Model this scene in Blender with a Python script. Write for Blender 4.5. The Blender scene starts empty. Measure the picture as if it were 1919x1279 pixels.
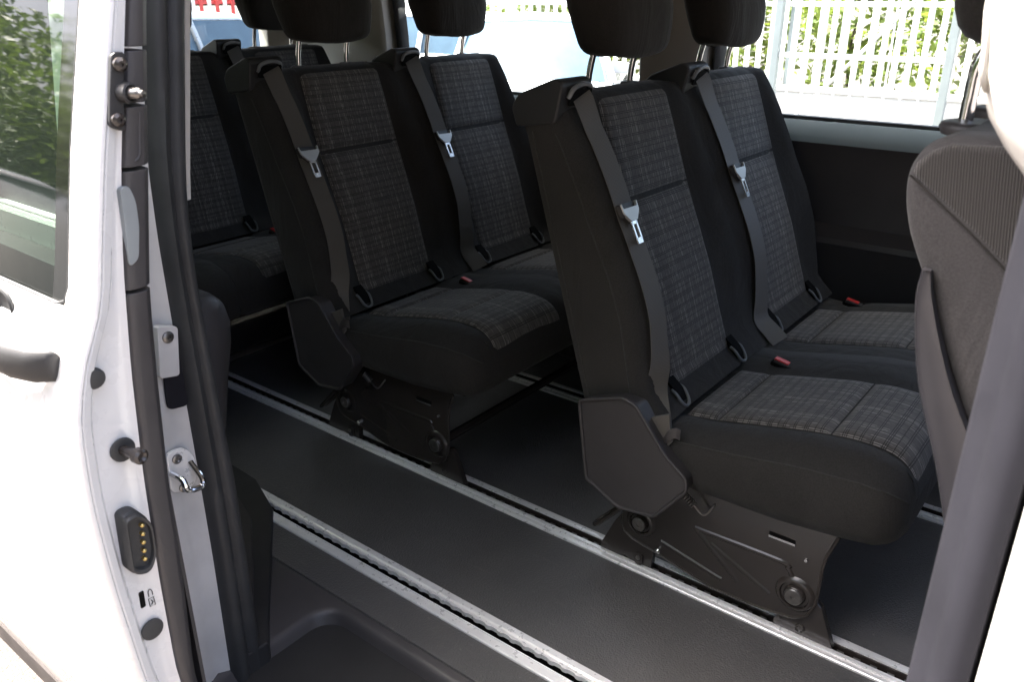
import bpy, bmesh, math, random
from mathutils import Vector, Matrix
import numpy as np
R = math.radians
random.seed(7)
SC = bpy.context.scene
COL = SC.collection

# ------------------------------------------------------------------ camera, sky, sun, exposure
CAMZ = 1.13
cam_d = bpy.data.cameras.new('camera'); cam = bpy.data.objects.new('camera', cam_d); COL.objects.link(cam)
cam.location = (0, 0, CAMZ)
cam.rotation_euler = (R(90 - 22.7), 0, R(38.0))
cam_d.sensor_width = 22.3; cam_d.lens = 1544.0 / 1919.0 * 22.3
cam_d.clip_start = 0.02; cam_d.clip_end = 400
cam_d.dof.use_dof = True; cam_d.dof.focus_distance = 1.6; cam_d.dof.aperture_fstop = 6.3
SC.camera = cam

SUN = Vector((-0.40, -0.095, 0.88)).normalized()          # direction towards the sun
w = bpy.data.worlds.new('World'); SC.world = w; w.use_nodes = True
nt = w.node_tree; bg = nt.nodes['Background']
sky = nt.nodes.new('ShaderNodeTexSky'); sky.sky_type = 'NISHITA'; sky.sun_disc = False
sky.sun_elevation = math.asin(SUN.z); sky.sun_rotation = math.atan2(SUN.x, SUN.y)
sky.air_density = 0.6; sky.dust_density = 8.0; sky.ozone_density = 0.5
nt.links.new(sky.outputs[0], bg.inputs[0]); bg.inputs[1].default_value = 0.14
sl = bpy.data.lights.new('sun', 'SUN'); so = bpy.data.objects.new('sun', sl); COL.objects.link(so)
sl.energy = 5.0; sl.angle = R(0.6); sl.color = (1.0, 0.95, 0.87)
so.rotation_euler = SUN.to_track_quat('Z', 'Y').to_euler(); so.location = (0, 0, 20)
vs = SC.view_settings
vs.view_transform = 'Standard'; vs.look = 'None'; vs.gamma = 1.0; vs.use_curve_mapping = False
vs.exposure = 3.05
SC.cycles.max_bounces = 10; SC.cycles.diffuse_bounces = 6; SC.cycles.glossy_bounces = 4
SC.cycles.transparent_max_bounces = 24; SC.cycles.caustics_reflective = False; SC.cycles.caustics_refractive = False

# ------------------------------------------------------------------ materials
MATS = {}
def newmat(name):
    m = bpy.data.materials.new(name); m.use_nodes = True; MATS[name] = m
    return m, m.node_tree, m.node_tree.nodes['Principled BSDF']
def nd(nt, t, **kw):
    n = nt.nodes.new(t)
    for k, v in kw.items(): setattr(n, k, v)
    return n
def mth(nt, op, a, b=None, c=None, clamp=False):
    n = nd(nt, 'ShaderNodeMath', operation=op); n.use_clamp = clamp
    for i, v in enumerate((a, b, c)):
        if v is None: continue
        if isinstance(v, (int, float)): n.inputs[i].default_value = v
        else: nt.links.new(v, n.inputs[i])
    return n.outputs[0]
def texco(nt, kind='Object'): return nd(nt, 'ShaderNodeTexCoord').outputs[kind]
def noise(nt, vec, scale, detail=4, rough=0.55, out='Fac'):
    n = nd(nt, 'ShaderNodeTexNoise'); n.inputs['Scale'].default_value = scale
    n.inputs['Detail'].default_value = detail; n.inputs['Roughness'].default_value = rough
    if vec is not None: nt.links.new(vec, n.inputs['Vector'])
    return n.outputs[out]
def ramp(nt, fac, a, b, ca, cb):
    n = nd(nt, 'ShaderNodeMapRange'); n.data_type = 'FLOAT_VECTOR' if 0 else 'FLOAT'
    n.inputs[1].default_value = a; n.inputs[2].default_value = b
    nt.links.new(fac, n.inputs[0])
    mx = nd(nt, 'ShaderNodeMix', data_type='RGBA')
    nt.links.new(n.outputs[0], mx.inputs[0])
    mx.inputs[6].default_value = (*ca, 1); mx.inputs[7].default_value = (*cb, 1)
    return mx.outputs[2]
def bump(nt, bs, h, strength, dist):
    b = nd(nt, 'ShaderNodeBump'); b.inputs['Strength'].default_value = strength; b.inputs['Distance'].default_value = dist
    nt.links.new(h, b.inputs['Height']); nt.links.new(b.outputs[0], bs.inputs['Normal'])
def rng(nt, fac, a, b, lo, hi):
    n = nd(nt, 'ShaderNodeMapRange'); nt.links.new(fac, n.inputs[0])
    for i, v in enumerate((a, b, lo, hi)): n.inputs[i + 1].default_value = v
    return n.outputs[0]

def simple(name, col, rough, metal=0.0, spec=0.5, var=0.12, vscale=6.0, grain=None, coat=0.0, rvar=0.06):
    m, t, b = newmat(name)
    co = texco(t)
    f = noise(t, co, vscale, 5)
    ca = tuple(c * (1 - var) for c in col); cb = tuple(min(1, c * (1 + var)) for c in col)
    t.links.new(ramp(t, f, 0.3, 0.7, ca, cb), b.inputs['Base Color'])
    f2 = noise(t, co, vscale * 3.1, 4)
    t.links.new(rng(t, f2, 0.3, 0.7, max(0.02, rough - rvar), rough + rvar), b.inputs['Roughness'])
    b.inputs['Metallic'].default_value = metal; b.inputs['Specular IOR Level'].default_value = spec
    if coat: b.inputs['Coat Weight'].default_value = coat; b.inputs['Coat Roughness'].default_value = 0.06
    if grain:
        sc, st, di = grain
        v = nd(t, 'ShaderNodeTexVoronoi'); v.inputs['Scale'].default_value = sc; t.links.new(co, v.inputs['Vector'])
        bump(t, b, v.outputs['Distance'], st, di)
    return m

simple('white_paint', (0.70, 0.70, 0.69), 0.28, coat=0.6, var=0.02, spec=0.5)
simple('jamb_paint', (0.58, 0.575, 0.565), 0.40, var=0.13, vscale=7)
simple('black_plastic', (0.028, 0.028, 0.029), 0.50, grain=(900, 0.25, 0.0006), spec=0.45)
simple('trim_plastic', (0.046, 0.043, 0.044), 0.46, grain=(1100, 0.2, 0.0005), spec=0.5)
simple('step_plastic', (0.062, 0.058, 0.060), 0.42, grain=(700, 0.25, 0.0006), spec=0.55)
simple('rubber', (0.036, 0.037, 0.038), 0.55, var=0.2, vscale=12, spec=0.45)
simple('seal_grey', (0.0115, 0.0115, 0.0155), 0.7, var=0.15, vscale=12, spec=0.15)
simple('beige_plastic', (0.52, 0.50, 0.46), 0.6, var=0.04, grain=(900, 0.15, 0.0004), spec=0.35)
simple('headliner', (0.48, 0.46, 0.42), 0.9, var=0.05, spec=0.2)
simple('black_metal', (0.036, 0.030, 0.027), 0.24, spec=0.7, var=0.05, rvar=0.03)
simple('dark_steel', (0.22, 0.21, 0.2), 0.35, metal=0.9, var=0.3, vscale=40)
simple('aluminium', (0.90, 0.90, 0.89), 0.34, metal=0.3, var=0.06, vscale=30, rvar=0.1)
simple('chrome', (0.75, 0.75, 0.75), 0.10, metal=1.0, var=0.05, rvar=0.03)
simple('satin_silver', (0.30, 0.33, 0.34), 0.40, metal=0.3, var=0.05)
simple('grey_plastic', (0.20, 0.21, 0.22), 0.45, var=0.1)
simple('red_plastic', (0.62, 0.03, 0.03), 0.35, var=0.05)
simple('gold', (0.75, 0.55, 0.2), 0.3, metal=1.0)
simple('black_glass', (0.008, 0.009, 0.008), 0.05, spec=0.7, var=0.02, rvar=0.01)
simple('icon_black', (0.02, 0.02, 0.02), 0.6)
simple('hole_black', (0.004, 0.004, 0.004), 0.8, spec=0.1)

def fabric(name, col, rough=0.9, scale=900.0, st=0.45, sheen=0.10):
    m, t, b = newmat(name)
    co = texco(t)
    f = noise(t, co, 5.0, 4)
    ca = tuple(c * 0.85 for c in col); cb = tuple(c * 1.2 for c in col)
    hm = nd(t, 'ShaderNodeMix', data_type='RGBA', blend_type='MULTIPLY'); hm.inputs[0].default_value = 1.0
    t.links.new(ramp(t, f, 0.3, 0.7, ca, cb), hm.inputs[6])
    t.links.new(ramp(t, noise(t, co, 420.0, 3, 0.7), 0.3, 0.7, (0.76, 0.76, 0.76), (1.26, 1.26, 1.26)), hm.inputs[7])
    t.links.new(hm.outputs[2], b.inputs['Base Color'])
    b.inputs['Roughness'].default_value = rough; b.inputs['Specular IOR Level'].default_value = 0.25
    b.inputs['Sheen Weight'].default_value = sheen; b.inputs['Sheen Roughness'].default_value = 0.45
    b.inputs['Sheen Tint'].default_value = (0.75, 0.78, 0.78, 1)
    v = nd(t, 'ShaderNodeTexVoronoi'); v.inputs['Scale'].default_value = scale; t.links.new(co, v.inputs['Vector'])
    n2 = noise(t, co, 9.0, 3)
    mp = nd(t, 'ShaderNodeMapping'); mp.inputs['Scale'].default_value = (7.0, 7.0, 2.2); mp.inputs['Rotation'].default_value = (0.2, 0.5, 0.3); t.links.new(co, mp.inputs['Vector'])
    cr = nd(t, 'ShaderNodeTexNoise'); cr.inputs['Scale'].default_value = 2.0; cr.inputs['Detail'].default_value = 3; cr.inputs['Distortion'].default_value = 1.2; t.links.new(mp.outputs[0], cr.inputs['Vector'])
    hgt = mth(t, 'ADD', mth(t, 'MULTIPLY', v.outputs['Distance'], 0.22), mth(t, 'ADD', mth(t, 'MULTIPLY', n2, 2.5), mth(t, 'MULTIPLY', cr.outputs['Fac'], 6.0)))
    bump(t, b, hgt, st, 0.0022)
    return m
fabric('seat_fabric', (0.031, 0.0295, 0.0275))
fabric('piping_fabric', (0.045, 0.044, 0.042))
fabric('headrest_fabric', (0.022, 0.020, 0.018), sheen=0.15)
fabric('front_fabric', (0.050, 0.0475, 0.048), sheen=0.12)

def make_belt():
    m, t, b = newmat('belt_web')
    uv = texco(t, 'UV'); s = nd(t, 'ShaderNodeSeparateXYZ'); t.links.new(uv, s.inputs[0])
    rib = mth(t, 'SINE', mth(t, 'MULTIPLY', s.outputs['Y'], 2600.0))
    rb2 = mth(t, 'SINE', mth(t, 'MULTIPLY', s.outputs['X'], 1500.0))
    t.links.new(ramp(t, rib, -1, 1, (0.090, 0.083, 0.073), (0.120, 0.111, 0.097)), b.inputs['Base Color'])
    b.inputs['Roughness'].default_value = 0.5; b.inputs['Specular IOR Level'].default_value = 0.45
    b.inputs['Sheen Weight'].default_value = 0.15
    bump(t, b, mth(t, 'ADD', rib, mth(t, 'MULTIPLY', rb2, 0.6)), 0.3, 0.0004)
make_belt()

def make_plaid():
    m, t, b = newmat('plaid_fabric')
    uv = texco(t, 'UV'); s = nd(t, 'ShaderNodeSeparateXYZ'); t.links.new(uv, s.inputs[0])
    u, v = s.outputs['X'], s.outputs['Y']
    def wn(a, bb):
        c = nd(t, 'ShaderNodeCombineXYZ')
        t.links.new(a, c.inputs[0])
        if bb is not None: t.links.new(bb, c.inputs[1])
        n = nd(t, 'ShaderNodeTexWhiteNoise', noise_dimensions='2D'); t.links.new(c.outputs[0], n.inputs[0])
        return n.outputs[0]
    P = 0.0038
    uc = mth(t, 'FLOOR', mth(t, 'DIVIDE', u, P)); uf = mth(t, 'FRACT', mth(t, 'DIVIDE', u, P))
    colr = wn(uc, None)                                                   # strength of each warp column
    vc = mth(t, 'FLOOR', mth(t, 'DIVIDE', mth(t, 'ADD', v, mth(t, 'MULTIPLY', colr, 0.02)), 0.011))
    dash = wn(uc, vc)                                                     # broken dashes along it
    dsh = rng(t, dash, 0.25, 0.85, 0.15, 1.0)
    band = mth(t, 'SUBTRACT', 1.0, mth(t, 'ABSOLUTE', mth(t, 'SUBTRACT', mth(t, 'MULTIPLY', uf, 2.0), 1.0)))
    band = rng(t, band, 0.25, 0.7, 0.0, 1.0)
    cs = rng(t, colr, 0.45, 0.95, 0.0, 1.0)
    bright = mth(t, 'MULTIPLY', mth(t, 'MULTIPLY', band, cs), dsh)
    dots = mth(t, 'SINE', mth(t, 'MULTIPLY', v, 2 * math.pi / 0.0022))
    bright = mth(t, 'MULTIPLY', bright, rng(t, dots, -1, 1, 0.55, 1.0))
    # dark weft lines in pairs
    def lines(x, per, pos, wdt):
        fr = mth(t, 'FRACT', mth(t, 'DIVIDE', x, per)); o = None
        for p in pos:
            d = mth(t, 'ABSOLUTE', mth(t, 'SUBTRACT', fr, p))
            l = mth(t, 'LESS_THAN', d, wdt)
            o = l if o is None else mth(t, 'MAXIMUM', o, l)
        return o
    wob = mth(t, 'MULTIPLY', noise(t, uv, 30.0, 2), 0.0012)
    dk = mth(t, 'MULTIPLY', lines(mth(t, 'ADD', v, wob), 0.066, (0.05, 0.10, 0.33, 0.38, 0.62, 0.67, 0.72, 0.90), 0.011), 1.0)
    dk2 = lines(u, 0.056, (0.06, 0.12, 0.40, 0.74, 0.80), 0.012)
    base = ramp(t, noise(t, uv, 120.0, 3), 0.3, 0.7, (0.074, 0.068, 0.061), (0.106, 0.097, 0.088))
    mx = nd(t, 'ShaderNodeMix', data_type='RGBA'); t.links.new(bright, mx.inputs[0]); t.links.new(base, mx.inputs[6])
    mx.inputs[7].default_value = (0.36, 0.335, 0.30, 1)
    mx2 = nd(t, 'ShaderNodeMix', data_type='RGBA')
    t.links.new(mth(t, 'MULTIPLY', mth(t, 'MAXIMUM', dk, mth(t, 'MULTIPLY', dk2, 0.55)), 0.85), mx2.inputs[0])
    t.links.new(mx.outputs[2], mx2.inputs[6]); mx2.inputs[7].default_value = (0.014, 0.013, 0.012, 1)
    t.links.new(mx2.outputs[2], b.inputs['Base Color'])
    b.inputs['Roughness'].default_value = 0.85; b.inputs['Specular IOR Level'].default_value = 0.3
    b.inputs['Sheen Weight'].default_value = 0.15
    bump(t, b, mth(t, 'SUBTRACT', mth(t, 'MULTIPLY', dots, 0.25), dk), 0.5, 0.0006)
make_plaid()

def make_rib_fabric():
    m, t, b = newmat('ribbed_fabric')
    uv = texco(t); s = nd(t, 'ShaderNodeSeparateXYZ'); t.links.new(uv, s.inputs[0])
    r = mth(t, 'SINE', mth(t, 'MULTIPLY', mth(t, 'ADD', s.outputs['X'], mth(t, 'MULTIPLY', s.outputs['Z'], 0.12)), 2 * math.pi / 0.0023))
    t.links.new(ramp(t, r, -1, 1, (0.026, 0.0245, 0.0235), (0.066, 0.062, 0.059)), b.inputs['Base Color'])
    b.inputs['Roughness'].default_value = 0.9; b.inputs['Specular IOR Level'].default_value = 0.2
    b.inputs['Sheen Weight'].default_value = 0.2
    bump(t, b, r, 0.5, 0.0012)
make_rib_fabric()

def make_vinyl():
    m, t, b = newmat('floor_vinyl')
    co = texco(t)
    f = noise(t, co, 2.5, 6)
    c0 = ramp(t, f, 0.3, 0.75, (0.070, 0.069, 0.068), (0.115, 0.112, 0.110))
    mp = nd(t, 'ShaderNodeMapping'); mp.inputs['Scale'].default_value = (3.0, 26.0, 1.0); mp.inputs['Rotation'].default_value = (0, 0, 0.5); t.links.new(co, mp.inputs['Vector'])
    sc = rng(t, noise(t, mp.outputs[0], 3.0, 6, 0.7), 0.58, 0.76, 0.0, 0.55)
    du = rng(t, noise(t, co, 95.0, 2, 0.5), 0.68, 0.74, 0.0, 0.6)
    mx = nd(t, 'ShaderNodeMix', data_type='RGBA'); t.links.new(mth(t, 'MAXIMUM', sc, du), mx.inputs[0]); t.links.new(c0, mx.inputs[6]); mx.inputs[7].default_value = (0.16, 0.15, 0.14, 1)
    t.links.new(mx.outputs[2], b.inputs['Base Color'])
    t.links.new(rng(t, noise(t, co, 7.0, 5), 0.3, 0.7, 0.34, 0.46), b.inputs['Roughness'])
    v = nd(t, 'ShaderNodeTexVoronoi'); v.inputs['Scale'].default_value = 270; t.links.new(co, v.inputs['Vector'])
    n2 = noise(t, co, 500.0, 1)
    bump(t, b, mth(t, 'ADD', v.outputs['Distance'], mth(t, 'MULTIPLY', n2, 0.4)), 0.6, 0.0016)
    b.inputs['Specular IOR Level'].default_value = 0.6
make_vinyl()

def make_glass(name, tint, refl=1.0):
    m, t, b = newmat(name)
    out = t.nodes['Material Output']; t.nodes.remove(b)
    tr = nd(t, 'ShaderNodeBsdfTransparent'); tr.inputs[0].default_value = (*tint, 1)
    gl = nd(t, 'ShaderNodeBsdfGlossy'); gl.inputs['Roughness'].default_value = 0.02
    ge = nd(t, 'ShaderNodeNewGeometry'); dp = nd(t, 'ShaderNodeVectorMath', operation='DOT_PRODUCT')
    t.links.new(ge.outputs['Normal'], dp.inputs[0]); t.links.new(ge.outputs['Incoming'], dp.inputs[1])
    om = mth(t, 'SUBTRACT', 1.0, mth(t, 'ABSOLUTE', dp.outputs['Value']), clamp=True)
    fres = mth(t, 'ADD', 0.06, mth(t, 'MULTIPLY', mth(t, 'POWER', om, 5.0), 0.94))
    co = texco(t); bp = nd(t, 'ShaderNodeBump'); bp.inputs['Strength'].default_value = 0.02; bp.inputs['Distance'].default_value = 0.01
    t.links.new(noise(t, co, 6.0, 1), bp.inputs['Height']); t.links.new(bp.outputs[0], gl.inputs['Normal'])
    mx = nd(t, 'ShaderNodeMixShader')
    t.links.new(mth(t, 'MULTIPLY', fres, refl, clamp=True), mx.inputs[0])
    t.links.new(tr.outputs[0], mx.inputs[1]); t.links.new(gl.outputs[0], mx.inputs[2]); t.links.new(mx.outputs[0], out.inputs[0])
make_glass('window_glass', (0.80, 0.88, 0.86))
make_glass('tinted_glass', (0.30, 0.38, 0.33), 1.0)
make_glass('privacy_glass', (0.14, 0.17, 0.15), 1.0)
make_glass('car_glass', (0.25, 0.33, 0.38))

def make_asphalt():
    m, t, b = newmat('asphalt')
    co = texco(t)
    f = noise(t, co, 160.0, 6, 0.7); g = noise(t, co, 1.2, 5)
    v = nd(t, 'ShaderNodeTexVoronoi'); v.inputs['Scale'].default_value = 140; t.links.new(co, v.inputs['Vector'])
    c1 = ramp(t, f, 0.35, 0.68, (0.045, 0.038, 0.035), (0.13, 0.112, 0.102))
    c2 = ramp(t, g, 0.3, 0.7, (0.75, 0.75, 0.75), (1.1, 1.1, 1.1))
    mx = nd(t, 'ShaderNodeMix', data_type='RGBA', blend_type='MULTIPLY'); mx.inputs[0].default_value = 1
    t.links.new(c1, mx.inputs[6]); t.links.new(c2, mx.inputs[7]); t.links.new(mx.outputs[2], b.inputs['Base Color'])
    b.inputs['Roughness'].default_value = 0.9
    bump(t, b, mth(t, 'ADD', f, v.outputs['Distance']), 0.8, 0.006)
make_asphalt()
def make_leaf(name, a, c):
    m, t, b = newmat(name)
    oi = nd(t, 'ShaderNodeNewGeometry')
    t.links.new(ramp(t, oi.outputs['Random Per Island'], 0, 1, a, c), b.inputs['Base Color'])
    b.inputs['Roughness'].default_value = 0.5
    b.inputs['Transmission Weight'].default_value = 0.0
    out = t.nodes['Material Output']; tl = nd(t, 'ShaderNodeBsdfTranslucent'); tl.inputs[0].default_value = (c[0] * 1.6, c[1] * 1.6, c[2], 1)
    mx = nd(t, 'ShaderNodeMixShader'); mx.inputs[0].default_value = 0.3
    t.links.new(b.outputs[0], mx.inputs[1]); t.links.new(tl.outputs[0], mx.inputs[2]); t.links.new(mx.outputs[0], out.inputs[0])
make_leaf('leaf_green', (0.035, 0.07, 0.015), (0.10, 0.15, 0.035))
make_leaf('leaf_bright', (0.07, 0.12, 0.02), (0.18, 0.22, 0.06))
simple('bark', (0.10, 0.075, 0.055), 0.9, var=0.4, vscale=14)
simple('fence_white', (0.78, 0.78, 0.77), 0.5, var=0.05)
simple('fence_red', (0.55, 0.05, 0.05), 0.5, var=0.08)
simple('car_white', (0.78, 0.79, 0.80), 0.25, coat=0.6, var=0.02)
simple('car_silver', (0.45, 0.47, 0.50), 0.3, metal=0.6, coat=0.5, var=0.03)
simple('car_dark', (0.05, 0.055, 0.065), 0.25, coat=0.8, var=0.05)
simple('tyre', (0.02, 0.02, 0.02), 0.8)
simple('tail_red', (0.5, 0.02, 0.02), 0.2)
simple('lamp_clear', (0.7, 0.75, 0.8), 0.1, metal=0.8)

# ------------------------------------------------------------------ mesh helpers
class MB:
    def __init__(s): s.v = []; s.f = []; s.uv = {}
    def add(s, vs, fs, uvs=None):
        o = len(s.v); s.v += [tuple(map(float, p)) for p in vs]
        for f in fs: s.f.append(tuple(i + o for i in f))
        if uvs is not None:
            for i, q in enumerate(uvs): s.uv[o + i] = q
        return s
    def box(s, c, d, rz=0.0, ry=0.0, rx=0.0):
        M = Matrix.Rotation(rz, 3, 'Z') @ Matrix.Rotation(ry, 3, 'Y') @ Matrix.Rotation(rx, 3, 'X'); c = Vector(c)
        vs = [c + M @ Vector((sx * d[0] / 2, sy * d[1] / 2, sz * d[2] / 2)) for sx in (-1, 1) for sy in (-1, 1) for sz in (-1, 1)]
        return s.add(vs, [(0, 1, 3, 2), (4, 6, 7, 5), (0, 4, 5, 1), (2, 3, 7, 6), (0, 2, 6, 4), (1, 5, 7, 3)])
    def b2(s, x0, x1, y0, y1, z0, z1): return s.box(((x0 + x1) / 2, (y0 + y1) / 2, (z0 + z1) / 2), (x1 - x0, y1 - y0, z1 - z0))
    def prism(s, pts, axis, d0, d1):
        n = len(pts)
        def P(a, b, d): return {'y': (a, d, b), 'x': (d, a, b), 'z': (a, b, d)}[axis]
        vs = [P(a, b, d0) for a, b in pts] + [P(a, b, d1) for a, b in pts]
        return s.add(vs, [tuple(range(n)), tuple(range(2 * n - 1, n - 1, -1))] + [(i, (i + 1) % n, n + (i + 1) % n, n + i) for i in range(n)])
    def loft(s, rings, closed=True, cap=True, uvs=None):
        n = len(rings[0]); vs = [p for r in rings for p in r]; fs = []
        m = n if closed else n - 1
        for k in range(len(rings) - 1):
            for i in range(m):
                j = (i + 1) % n; fs.append((k * n + i, k * n + j, (k + 1) * n + j, (k + 1) * n + i))
        if cap and closed: fs += [tuple(range(n))[::-1], tuple(range((len(rings) - 1) * n, len(rings) * n))]
        return s.add(vs, fs, uvs)
    def tube(s, pts, r, n=10, closed=False, cap=True):
        pts = [Vector(p) for p in pts]; rings = []; N = len(pts)
        rr = [float(q) for q in r] if isinstance(r, (list, tuple)) else [r] * N
        up = None
        for i in range(N):
            a = pts[i - 1] if (i > 0 or closed) else pts[i]; b = pts[(i + 1) % N] if (i < N - 1 or closed) else pts[i]
            t = (b - a).normalized()
            if up is None:
                up = Vector((0, 0, 1)) if abs(t.z) < 0.9 else Vector((1, 0, 0))
            up = (up - t * up.dot(t)).normalized(); sd = t.cross(up)
            rings.append([pts[i] + rr[i] * (math.cos(k * 2 * math.pi / n) * up + math.sin(k * 2 * math.pi / n) * sd) for k in range(n)])
        if closed: rings.append(rings[0])
        return s.loft(rings, cap=cap and not closed)
    def lathe(s, prof, c, axis, n=20):
        ax = Vector(axis).normalized(); c = Vector(c)
        u = ax.orthogonal().normalized(); v = ax.cross(u)
        rings = [[c + ax * h + r * (math.cos(k * 2 * math.pi / n) * u + math.sin(k * 2 * math.pi / n) * v) for k in range(n)] for r, h in prof]
        return s.loft(rings)
    def grid(s, fn, nu, nv, uvfn=None):
        vs = []; uv = []
        for j in range(nv + 1):
            for i in range(nu + 1):
                vs.append(fn(i / nu, j / nv))
                if uvfn: uv.append(uvfn(i / nu, j / nv))
        W = nu + 1
        fs = [(j * W + i, j * W + i + 1, (j + 1) * W + i + 1, (j + 1) * W + i) for j in range(nv) for i in range(nu)]
        return s.add(vs, fs, uv if uvfn else None)
    def build(s, name, mat, parent=None, bevel=0.0, seg=2, smooth=35.0, recalc=True, subsurf=0, solid=0.0, world=True):
        me = bpy.data.meshes.new(name); me.from_pydata(s.v, [], s.f)
        if s.uv:
            ul = me.uv_layers.new(name='UVMap')
            for l in me.loops: ul.data[l.index].uv = s.uv.get(l.vertex_index, (0, 0))
        bm = bmesh.new(); bm.from_mesh(me)
        if recalc: bmesh.ops.recalc_face_normals(bm, faces=bm.faces)
        if bevel:
            es = [e for e in bm.edges if len(e.link_faces) == 2 and e.calc_face_angle(0) > R(28)]
            bmesh.ops.bevel(bm, geom=es, offset=bevel, segments=seg, affect='EDGES', clamp_overlap=True, profile=0.5)
        for f in bm.faces: f.smooth = smooth > 0
        if smooth > 0:
            for e in bm.edges:
                if len(e.link_faces) == 2: e.smooth = e.calc_face_angle(0) < R(smooth)
        bm.to_mesh(me); bm.free()
        me.materials.append(MATS[mat])
        o = bpy.data.objects.new(name, me); COL.objects.link(o)
        if parent is not None:
            o.parent = parent
            if world:
                p = parent; off = Vector((0, 0, 0))
                while p is not None: off += p.location; p = p.parent
                o.location = -off
        if bevel:
            wn = o.modifiers.new('wn', 'WEIGHTED_NORMAL'); wn.keep_sharp = True; wn.weight = 80
        if solid:
            md = o.modifiers.new('solid', 'SOLIDIFY'); md.thickness = solid; md.offset = -1
        if subsurf:
            md = o.modifiers.new('sub', 'SUBSURF'); md.levels = subsurf; md.render_levels = subsurf
        return o
def tag(o, label, cat, group=None, kind=None):
    if label: o['label'] = label
    if cat: o['category'] = cat
    if group: o['group'] = group
    if kind: o['kind'] = kind
    return o
def empty(name, loc, label, cat, group=None):
    o = bpy.data.objects.new(name, None); COL.objects.link(o); o.location = loc; o.empty_display_size = 0.1
    return tag(o, label, cat, group)
def copy_tree(o, parent=None):
    c = o.copy(); COL.objects.link(c); c.parent = parent
    for ch in list(o.children): copy_tree(ch, c)
    return c
def interp(x, xs, ys): return float(np.interp(x, xs, ys))
def arc_round(pts, r, n=4):
    """round the corners of a closed 2-D outline"""
    out = []; N = len(pts)
    for i in range(N):
        p = Vector(pts[i]); a = Vector(pts[i - 1]); b = Vector(pts[(i + 1) % N])
        da = (a - p); db = (b - p); rr = min(r, da.length * 0.45, db.length * 0.45)
        p0 = p + da.normalized() * rr; p1 = p + db.normalized() * rr
        for k in range(n + 1):
            t = k / n; q = p0.lerp(p, t).lerp(p.lerp(p1, t), t); out.append((q.x, q.y))
    return out
def crv(pts, n=6):
    """Catmull-Rom through 3-D points"""
    P = [Vector(p) for p in pts]; P = [P[0] * 2 - P[1]] + P + [P[-1] * 2 - P[-2]]; o = []
    for i in range(1, len(P) - 2):
        for k in range(n):
            t = k / n
            o.append(0.5 * ((2 * P[i]) + (-P[i - 1] + P[i + 1]) * t + (2 * P[i - 1] - 5 * P[i] + 4 * P[i + 1] - P[i + 2]) * t * t + (-P[i - 1] + 3 * P[i] - 3 * P[i + 1] + P[i + 2]) * t ** 3))
    o.append(P[-2]); return o

GZ = -0.55     # ground level (van floor is z = 0)
# ------------------------------------------------------------------ ground
g = MB().b2(-160, 160, -160, 160, GZ - 0.3, GZ).build('ground', 'asphalt'); tag(g, None, None, kind='structure')

# ------------------------------------------------------------------ van: an Empty with all fixed parts
van = empty('van', (-1.0, 1.45, GZ), 'white passenger van with open sliding door, black floor and trim', 'van')
def interp_prof(zs, ys): return lambda z: sum(interp(z + d * 0.011, zs, ys) * w_ for d, w_ in ((-3, 1), (-2, 2), (-1, 3), (0, 4), (1, 3), (2, 2), (3, 1))) / 16.0
SKZ = [-0.26, -0.1, 0.1, 0.319, 0.478, 0.593, 0.694, 0.764, 0.806, 0.973, 1.127, 1.34]
SKY = [0.465, 0.425, 0.375, 0.342, 0.331, 0.328, 0.334, 0.354, 0.379, 0.416, 0.457, 0.515]
skin = interp_prof(SKZ, SKY)
FLZ = [-0.26, 0.288, 0.44, 0.594, 0.731, 0.856, 0.953, 1.127, 1.34]
FLY = [0.47, 0.390, 0.392, 0.398, 0.408, 0.422, 0.438, 0.476, 0.525]
flan = interp_prof(FLZ, FLY)
TRZ = [-0.26, 0.262, 0.416, 0.577, 0.719, 0.818, 0.954, 1.127, 1.34]
TRY = [0.50, 0.418, 0.427, 0.433, 0.443, 0.452, 0.475, 0.504, 0.552]
trim = interp_prof(TRZ, TRY)
SLZ = [-0.26, -0.037, 0.236, 0.447, 0.635, 0.803, 0.917, 1.126, 1.34]
SLY = [0.595, 0.595, 0.599, 0.599, 0.598, 0.598, 0.602, 0.630, 0.678]
seall = interp_prof(SLZ, SLY)
SRZ = [-0.26, 0.112, 0.345, 0.555, 0.741, 0.85, 1.126, 1.34]
SRY = [0.68, 0.679, 0.679, 0.670, 0.662, 0.667, 0.713, 0.76]
sealr = interp_prof(SRZ, SRY)

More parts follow.
